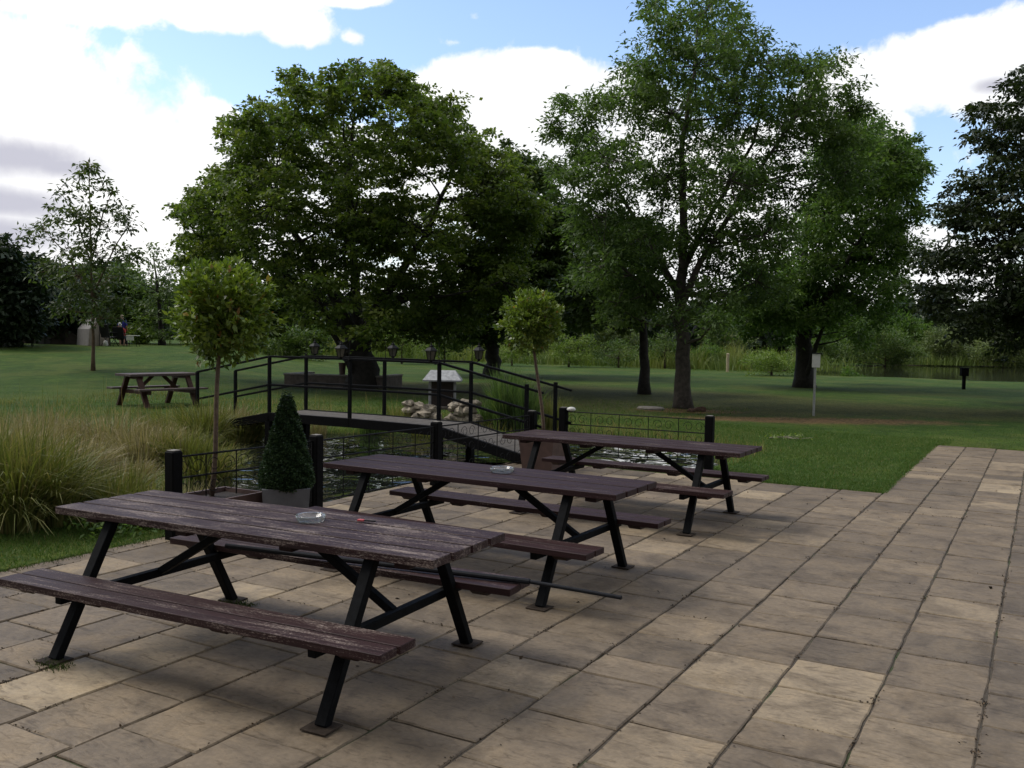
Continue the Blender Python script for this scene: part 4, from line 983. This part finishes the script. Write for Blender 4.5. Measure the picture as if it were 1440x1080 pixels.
# ------------------------------------------------------------------ well and rockery
wb = gp(622, 596); wb = at(622, 592, .12); wb = atd(622, 592, 19.9)
t = thing('well_house', 'little open shelter with a pale slate roof on the rockery', 'garden shelter', (wb[0], wb[1], .18), ra); t.scale = (.88, .88, .86)
for x in (-.3, .3):
    q = MB(); q.box((x, -.1, .55), (.06, .06, .75), None, .006); q.build('support', M['slate'], t)
q = MB(); q.box((0, .16, .52), (.62, .05, .7)); q.build('back_panel', simple('dark_boards', (.04, .03, .026), .8, .3, 14), t)
q = MB(); V = [(-.46, -.34, .90), (.46, -.34, .90), (.46, .36, .90), (-.46, .36, .90), (-.30, -.02, 1.13), (.30, -.02, 1.13), (.30, .10, 1.13), (-.30, .10, 1.13)]
V += [(x, y, z - .035) for x, y, z in V[:4]]
q.add(V, [(0, 1, 5, 4), (1, 2, 6, 5), (2, 3, 7, 6), (3, 0, 4, 7), (4, 5, 6, 7), (8, 9, 1, 0), (9, 10, 2, 1), (10, 11, 3, 2), (11, 8, 0, 3), (11, 10, 9, 8)])
q.build('roof', M['slate'], t)
q = MB(); q.box((0, 0, .2), (.8, .5, .06)); q.build('plinth', M['brickwall'], t)
def rock(c, s, seed):
    r = random.Random(seed); q = MB(); n1_, n2_ = 7, 9
    vs = [(0, 0, s * .75)]; ph = [r.uniform(0, 6) for _ in range(4)]
    for i in range(1, n1_):
        a = PI * i / n1_
        for k_ in range(n2_):
            b__ = 2 * PI * k_ / n2_; rr_ = s * (1 + .22 * math.sin(2 * b__ + ph[0]) + .16 * math.sin(3 * b__ + ph[1] + a * 2)) * r.uniform(.83, 1.12)
            vs.append((rr_ * math.sin(a) * math.cos(b__) * 1.15, rr_ * math.sin(a) * math.sin(b__), rr_ * math.cos(a) * .72))
    vs.append((0, 0, -s * .7)); fs = []
    for k_ in range(n2_):
        j = (k_ + 1) % n2_; fs.append((0, 1 + k_, 1 + j)); o_ = 1 + (n1_ - 2) * n2_; fs.append((o_ + j, o_ + k_, len(vs) - 1))
        for i in range(n1_ - 2): fs.append((1 + i * n2_ + k_, 1 + (i + 1) * n2_ + k_, 1 + (i + 1) * n2_ + j, 1 + i * n2_ + j))
    q.add(vs, fs); o = q.build('rock', M['rock'], None, False); o.location = c; o.rotation_euler = (0, 0, r.uniform(0, 6)); return o
rl = 'buff boulder in the rockery under the little slate roof'
for i, (px, py, z, s) in enumerate(((572, 596, .06, .17), (585, 590, .1, .2), (600, 596, .06, .18), (595, 582, .2, .2), (578, 578, .28, .16), (590, 572, .38, .15), (612, 588, .12, .17), (604, 576, .32, .16),
                                    (640, 590, .12, .19), (655, 592, .1, .17), (648, 580, .25, .17), (660, 578, .25, .16), (640, 572, .38, .15), (655, 568, .42, .14), (668, 590, .1, .16), (628, 598, .05, .18), (645, 602, .03, .16), (615, 602, .03, .15), (667, 568, .36, .12), (575, 568, .4, .12))):
    p = atd(px, py, 19.1 + .25 * z); tag(rock((p[0], p[1], max(.03, p[2])), s * .92, i), rl, 'rock', 'rockery boulders round the well')

# ------------------------------------------------------------------ raised bed, notice post, bin, stakes, lawn bits
b1, b2 = gp(402, 541), gp(540, 547)
cbed = (b1 + b2) / 2; L = np.linalg.norm(b2 - b1)
t = thing('raised_bed', 'low stone walled raised bed at the foot of the big tree', 'raised bed', (cbed[0], cbed[1], 0), math.atan2(b2[1] - b1[1], b2[0] - b1[0]))
q = MB(); q.box((0, 0, .2), (L, .25, .4)); q.box((-L / 2 + .125, .95, .2), (.25, 1.65, .4)); q.box((L / 2 - .125, .95, .2), (.25, 1.65, .4)); q.build('wall', M['brickwall'], t)
q = MB(); q.box((0, 0, .43), (L + .06, .32, .06), None, .01); q.box((-L / 2 + .125, .97, .43), (.31, 1.6, .06), None, .01); q.box((L / 2 - .125, .97, .43), (.31, 1.6, .06), None, .01); q.build('coping', M['coping'], t)
q = MB(); q.box((0, .95, .17), (L - .51, 1.6, .34)); q.build('soil', M['soil'], t)
p = atd(480, 520, D1 - 1.0); q = MB(); q.lathe([(.10, 0), (.13, .42), (.12, .42), (.1, .36)], n=10); o = q.build('pot', M['brownpot']); 
o.location = (b1[0] * .42 + b2[0] * .58, b1[1] * .42 + b2[1] * .58, .461); tag(o, 'small dark pot standing on the raised bed wall', 'plant pot')

sb = gp(1144, 585); ds = depth(sb)
t = thing('notice_post', 'white notice board on a slim pale metal post in the lawn', 'sign', (sb[0], sb[1], 0), ra + .15)
zt = float(atd(1146, 497, ds)[2]); zb = float(atd(1146, 517, ds)[2])
q = MB(); q.box((0, 0, zb / 2 + .1), (.05, .05, zb + .2), None, .006); q.build('post', M['polegrey'], t)
q = MB(); q.box((0, -.045, (zt + zb) / 2), (.215, .03, zt - zb - .01), None, .006); bd = q.build('board', M['white'], t)
q = MB(); q.box((0, -.05, zt + .004), (.25, .09, .022), None, .004); q.build('cap', M['rod'], bd)
bb = gp(1355, 548)
t = thing('litter_bin', 'small dark box on a short post near the lake shore', 'bin', (bb[0], bb[1], 0), ra)
q = MB(); q.box((0, 0, .3), (.11, .11, .7)); q.build('post', M['postblack'], t)
q = MB(); q.box((0, 0, .74), (.30, .26, .32), None, .02); bd = q.build('box', M['postblack'], t)
q = MB(); q.box((0, 0, .915), (.34, .30, .03), None, .008); q.build('lid', M['postblack'], bd)
pb = gp(1023, 523); q = MB(); q.box((0, 0, .55), (.16, .14, 1.2), None, .03); o = q.build('stake', M['palewood']); o.location = tuple(pb); tag(o, 'pale wooden stake at the edge of the reeds', 'post')
p = gp(915, 576); q = MB(); q.lathe([(.5, 0), (.52, .04), (.46, .085), (.0, .09)], n=14); o = q.build('flat_stone', M['coping']); o.location = tuple(p); o.scale = (.75, .5, .9); tag(o, 'flat pale stone in the grass left of the ash trunk', 'stone')
for (px, py, s, lab) in ((985, 578, .13, 'brown clod of earth right of the ash trunk'), (972, 579, .1, 'small brown clod against the ash trunk')):
    p = gp(px, py); o = rock((p[0], p[1], .02), s, px); o.name = 'earth_clod'; o.data.materials[0] = simple('clod', (.07, .04, .026), .95, .4, 12, 0, .5); tag(o, lab, 'clod')
p0 = gp(1082, 617); p1 = gp(1128, 619); d_ = p1 - p0
q = MB(); q.tube([(0, 0, .02), tuple(d_ * .5 + np.array([0, .03, .05])), tuple(d_ + np.array([0, 0, .03]))], [.016, .012, .005], 5)
for k in range(9):
    f = random.uniform(.15, .95); s_ = d_ * f; q.tube([tuple(s_ + np.array([0, 0, .03])), tuple(s_ + np.array([random.uniform(-.1, .25), random.uniform(-.2, .25), random.uniform(.03, .12)]))], [.007, .003], 4)
t = thing('fallen_branch', 'pale fallen branch lying on the lawn beyond the patio', 'branch', tuple(p0)); q.build('stick', simple('dry_stick', (.26, .24, .18), .8, .3, 20), t)
n = 90; P_ = rng.random((n, 1)) * d_ + rng.normal(0, .09, (n, 3)) * np.array([1, 1, .3]) + np.array([0, 0, .06])
leaves('leaves', P_, rng.normal(0, 1, (n, 3)), rng.normal(0, .6, (n, 3)) + np.array([0, 0, 1.]), .08, .03, M['leafshrub'], t)

# ------------------------------------------------------------------ wooden picnic table on the lawn
pc = gp(222, 571); th = math.atan2(R2[1], R2[0]) + math.radians(51)
t = thing('picnic_table', 'wooden A frame picnic table standing on the lawn at the left', 'picnic table', (pc[0], pc[1], 0), th)
q = MB()
for i in range(5): q.box((0, -.30 + .15 * i, .80), (1.85, .142, .06), None, .005)
q.build('tabletop', M['lawntop'], t)
for s in (-1, 1):
    q = MB()
    for k in (0, 1): q.box((0, s * (.58 + .145 * k), .455), (1.85, .138, .045), None, .005)
    q.build('bench_seat', M['lawntop'], t)
for x in (-.66, .66):
    for s in (-1, 1):
        q = MB(); q.bar((x, s * .25, .777), (x, s * .68, 0), .07, .125, (1, 0, 0)); q.build('leg', M['lawnwood'], t)
    q = MB(); q.box((x - .052 * np.sign(x), 0, .385), (.05, 1.42, .095)); q.build('bench_bearer', M['lawnwood'], t)
    q = MB(); q.box((x - .052 * np.sign(x), 0, .735), (.05, .68, .08)); q.build('top_bearer', M['lawnwood'], t)
    q = MB(); q.bar((x - .1 * np.sign(x), 0, .40), (.14 * np.sign(x), 0, .77), .045, .08); q.build('brace', M['lawnwood'], t)

# ------------------------------------------------------------------ camp at the far left
DC = 54.
def camp(px, off=0.):
    p = atd(px, 480, DC + off); p[2] = float(rise(p[0], p[1])); return p
def tent(px, w, l, h, mats, label, rot, off=0., wall=.45):
    p = camp(px, off); t = thing('tent', label, 'tent', tuple(p), ra + rot, 'tents by the trees')
    q = MB(); a, b_ = w / 2, l / 2
    V = [(-a, -b_, 0), (a, -b_, 0), (a, b_, 0), (-a, b_, 0), (-a * .9, -b_, wall), (a * .9, -b_, wall), (a * .9, b_, wall), (-a * .9, b_, wall), (0, -b_ * .96, h), (0, b_ * .96, h)]
    q.add(V, [(3, 0, 4, 7), (1, 2, 6, 5), (7, 4, 8, 9), (5, 6, 9, 8)]); q.build('roof', mats[0], t)
    q = MB(); q.add([(x, y + .02, z) for x, y, z in (V[0], V[1], V[5], V[8], V[4])], [(0, 1, 2, 3, 4)]); q.build('end_panel', mats[1], t); q = MB(); q.add([V[3], V[2], V[6], V[9], V[7]], [(4, 3, 2, 1, 0)]); q.build('end_panel', mats[1], t)
    q = MB(); q.tube([(0, -b_ - .04, 0), (0, -b_ - .02, h + .08)], .02, 6); q.tube([(0, -b_ * .98, h + .01), (0, b_ * .98, h + .01)], .018, 6); q.build('pole', M['blackcloth'], t)
    return t
tent(131, 1.2, 2.0, 1.6, (M['tentgrey'], M['tenttan']), 'grey and tan ridge tent beside the seated campers', .75, .4, .95)
tent(98, 1.6, 2.4, 1.05, (M['tentdark'], M['tentdark']), 'low dark brown tent half hidden behind dark tree', .2, 3.)
tent(68, 1.3, 2.2, 1.15, (M['tentgrey'], M['tentgrey']), 'small grey tent left of the low brown tent', .3, 3.)
tent(18, 2.6, 2.6, .95, (M['tentdark'], M['tentdark']), 'long low dark tent behind the leftmost trunks', .1, 4.)
def camp_chair(px, rot, label, off=0., s=1.):
    p = camp(px, off); t = thing('camp_chair', label, 'camp chair', tuple(p), rot, 'folding chairs at the camp'); t.scale = (s, s, s)
    q = MB(); q.bar((0, -.24, .44), (0, .26, .40), .56, .025); q.build('seat', M['blackcloth'], t)
    q = MB(); q.bar((0, .27, .42), (0, .40, 1.0), .56, .03, (0, -1, 0)); q.build('backrest', M['blackcloth'], t)
    for sx in (-1, 1):
        q = MB(); q.tube([(sx * .27, -.27, 0), (sx * .27, .33, .62)], .012, 5); q.build('leg', M['iron'], t)
        q = MB(); q.tube([(sx * .27, .3, 0), (sx * .27, -.24, .62)], .012, 5); q.build('leg', M['iron'], t)
        q = MB(); q.bar((sx * .28, -.27, .63), (sx * .28, .36, .65), .05, .03); q.build('armrest', M['blackcloth'], t)
    return t
camp_chair(155, ra + 2.7, 'tall black camp chair beside the grey tent, seen from behind', -.6, 1.22)
camp_chair(170, ra + PI, 'black camp chair holding the white haired person', -.2, 1.1)
p = camp(187, -1.2); t = thing('camp_table', 'small white folding table beside the seated person', 'table', tuple(p), ra)
q = MB(); q.box((0, 0, .62), (.62, .45, .03), None, .006); q.build('tabletop', M['white'], t)
q = MB(); q.box((-.08, -.2, .47), (.42, .03, .24), None, .01); q.build('cloth', M['white'], t)
for sx in (-1, 1):
    for sy in (-1, 1):
        q = MB(); q.tube([(sx * .25, sy * .17, .61), (sx * .29, sy * .2, 0)], .012, 5); q.build('leg', M['iron'], t)
p = camp(149, -.8); q = MB(); q.lathe([(.1, 0), (.13, .05), (.12, .26), (.05, .33), (.0, .34)], n=9); o = q.build('white_bag', M['white'], None, True); o.location = tuple(p); o.rotation_euler = (.25, .2, 0); tag(o, 'small white bag on the grass beside the grey tent', 'bag')

def skinned(name, verts, edges, radii, mat, parent):
    me = bpy.data.meshes.new(name); me.from_pydata(verts, edges, []); o = link(bpy.data.objects.new(name, me), parent)
    md = o.modifiers.new('skin', 'SKIN'); me.skin_vertices.new() if not me.skin_vertices else None
    for i, r in enumerate(radii): me.skin_vertices[0].data[i].radius = (r, r) if not isinstance(r, tuple) else r
    me.skin_vertices[0].data[0].use_root = True
    s = o.modifiers.new('sub', 'SUBSURF'); s.levels = 2; s.render_levels = 2; me.materials.append(mat); return o
def head_bits(parent, c, hairm):
    q = MB(); q.lathe([(0, -.10), (.06, -.085), (.10, -.03), (.108, .03), (.09, .09), (.05, .125), (0, .135)], n=12)
    V = [(x * .9, y * 1.0 + (.018 if z > -.05 else .03), z) for x, y, z in q.v]; q.v = [(x, max(y, -.035) if z < .06 else y, z) for x, y, z in V]
    h = q.build('hair', hairm, parent, True); h.location = c
# standing person, back turned
p = camp(172, .6); t = thing('person', 'standing person in a blue top at the far camp, back turned', 'person', tuple(p), ra)
V = [(0, 0, .95), (0, .01, 1.15), (0, .02, 1.38), (0, .01, 1.50), (0, -.01, 1.60), (0, -.02, 1.70), (.10, 0, .90), (.11, .02, .50), (.11, -.02, .08), (.12, .10, .04), (-.10, 0, .90), (-.12, .03, .50), (-.12, -.02, .08), (-.13, .10, .04),
     (.17, .01, 1.42), (.25, -.02, 1.15), (.22, .16, .95), (.21, .22, .89), (-.17, .01, 1.42), (-.24, 0, 1.14), (-.22, .18, .96), (-.21, .24, .90)]
E_ = [(0, 1), (1, 2), (2, 3), (3, 4), (4, 5), (0, 6), (6, 7), (7, 8), (8, 9), (0, 10), (10, 11), (11, 12), (12, 13), (2, 14), (14, 15), (15, 16), (16, 17), (2, 18), (18, 19), (19, 20), (20, 21)]
skinned('body', V, E_, [.13, .12, .14, .06, .085, .075, .095, .062, .045, .04, .095, .062, .045, .04, .06, .045, .036, .03, .06, .045, .036, .03], M['skin'], t)
skinned('shirt', [V[0], V[1], V[2], (0, .012, 1.46), V[14], V[15], V[18], V[19]], [(0, 1), (1, 2), (2, 3), (2, 4), (4, 5), (2, 6), (6, 7)], [(.21, .17), (.22, .17), (.25, .17), .10, .11, .085, .11, .085], M['blue'], t)
skinned('shorts', [(0, 0, .98), V[6], (.11, .02, .55), V[10], (-.12, .02, .55)], [(0, 1), (1, 2), (0, 3), (3, 4)], [(.175, .14), .12, .095, .12, .095], M['red'], t)
head_bits(t, (0, -.015, 1.68), M['fairhair'])
# seated person
p = camp(171, -.2); t = thing('person', 'seated white haired person in a red top at the far camp', 'person', tuple(p), ra + PI)
V = [(0, .12, .50), (0, .20, .72), (0, .22, .95), (0, .21, 1.06), (0, .19, 1.14), (0, .18, 1.24), (.10, .05, .50), (.12, -.36, .50), (.12, -.38, .08), (.12, -.48, .04), (-.10, .05, .50), (-.12, -.36, .50), (-.12, -.38, .08), (-.12, -.48, .04),
     (.18, .2, .98), (.26, .12, .74), (.2, -.12, .64), (.17, -.2, .62), (-.18, .2, .98), (-.26, .12, .74), (-.2, -.12, .64), (-.17, -.2, .62)]
skinned('body', V, E_, [.13, .12, .14, .06, .085, .075, .095, .07, .05, .04, .095, .07, .05, .04, .06, .045, .036, .03, .06, .045, .036, .03], M['skin'], t)
skinned('top', [V[0], V[1], V[2], (0, .215, 1.04), V[14], V[15], V[18], V[19]], [(0, 1), (1, 2), (2, 3), (2, 4), (4, 5), (2, 6), (6, 7)], [(.17, .15), (.17, .15), (.19, .15), .085, .085, .07, .085, .07], M['red'], t)
skinned('trousers', [(0, .1, .50), V[6], V[7], V[8], V[10], V[11], V[12]], [(0, 1), (1, 2), (2, 3), (0, 4), (4, 5), (5, 6)], [.15, .115, .09, .07, .115, .09, .07], M['darkcloth'], t)
head_bits(t, (0, .19, 1.22), M['whitehair'])
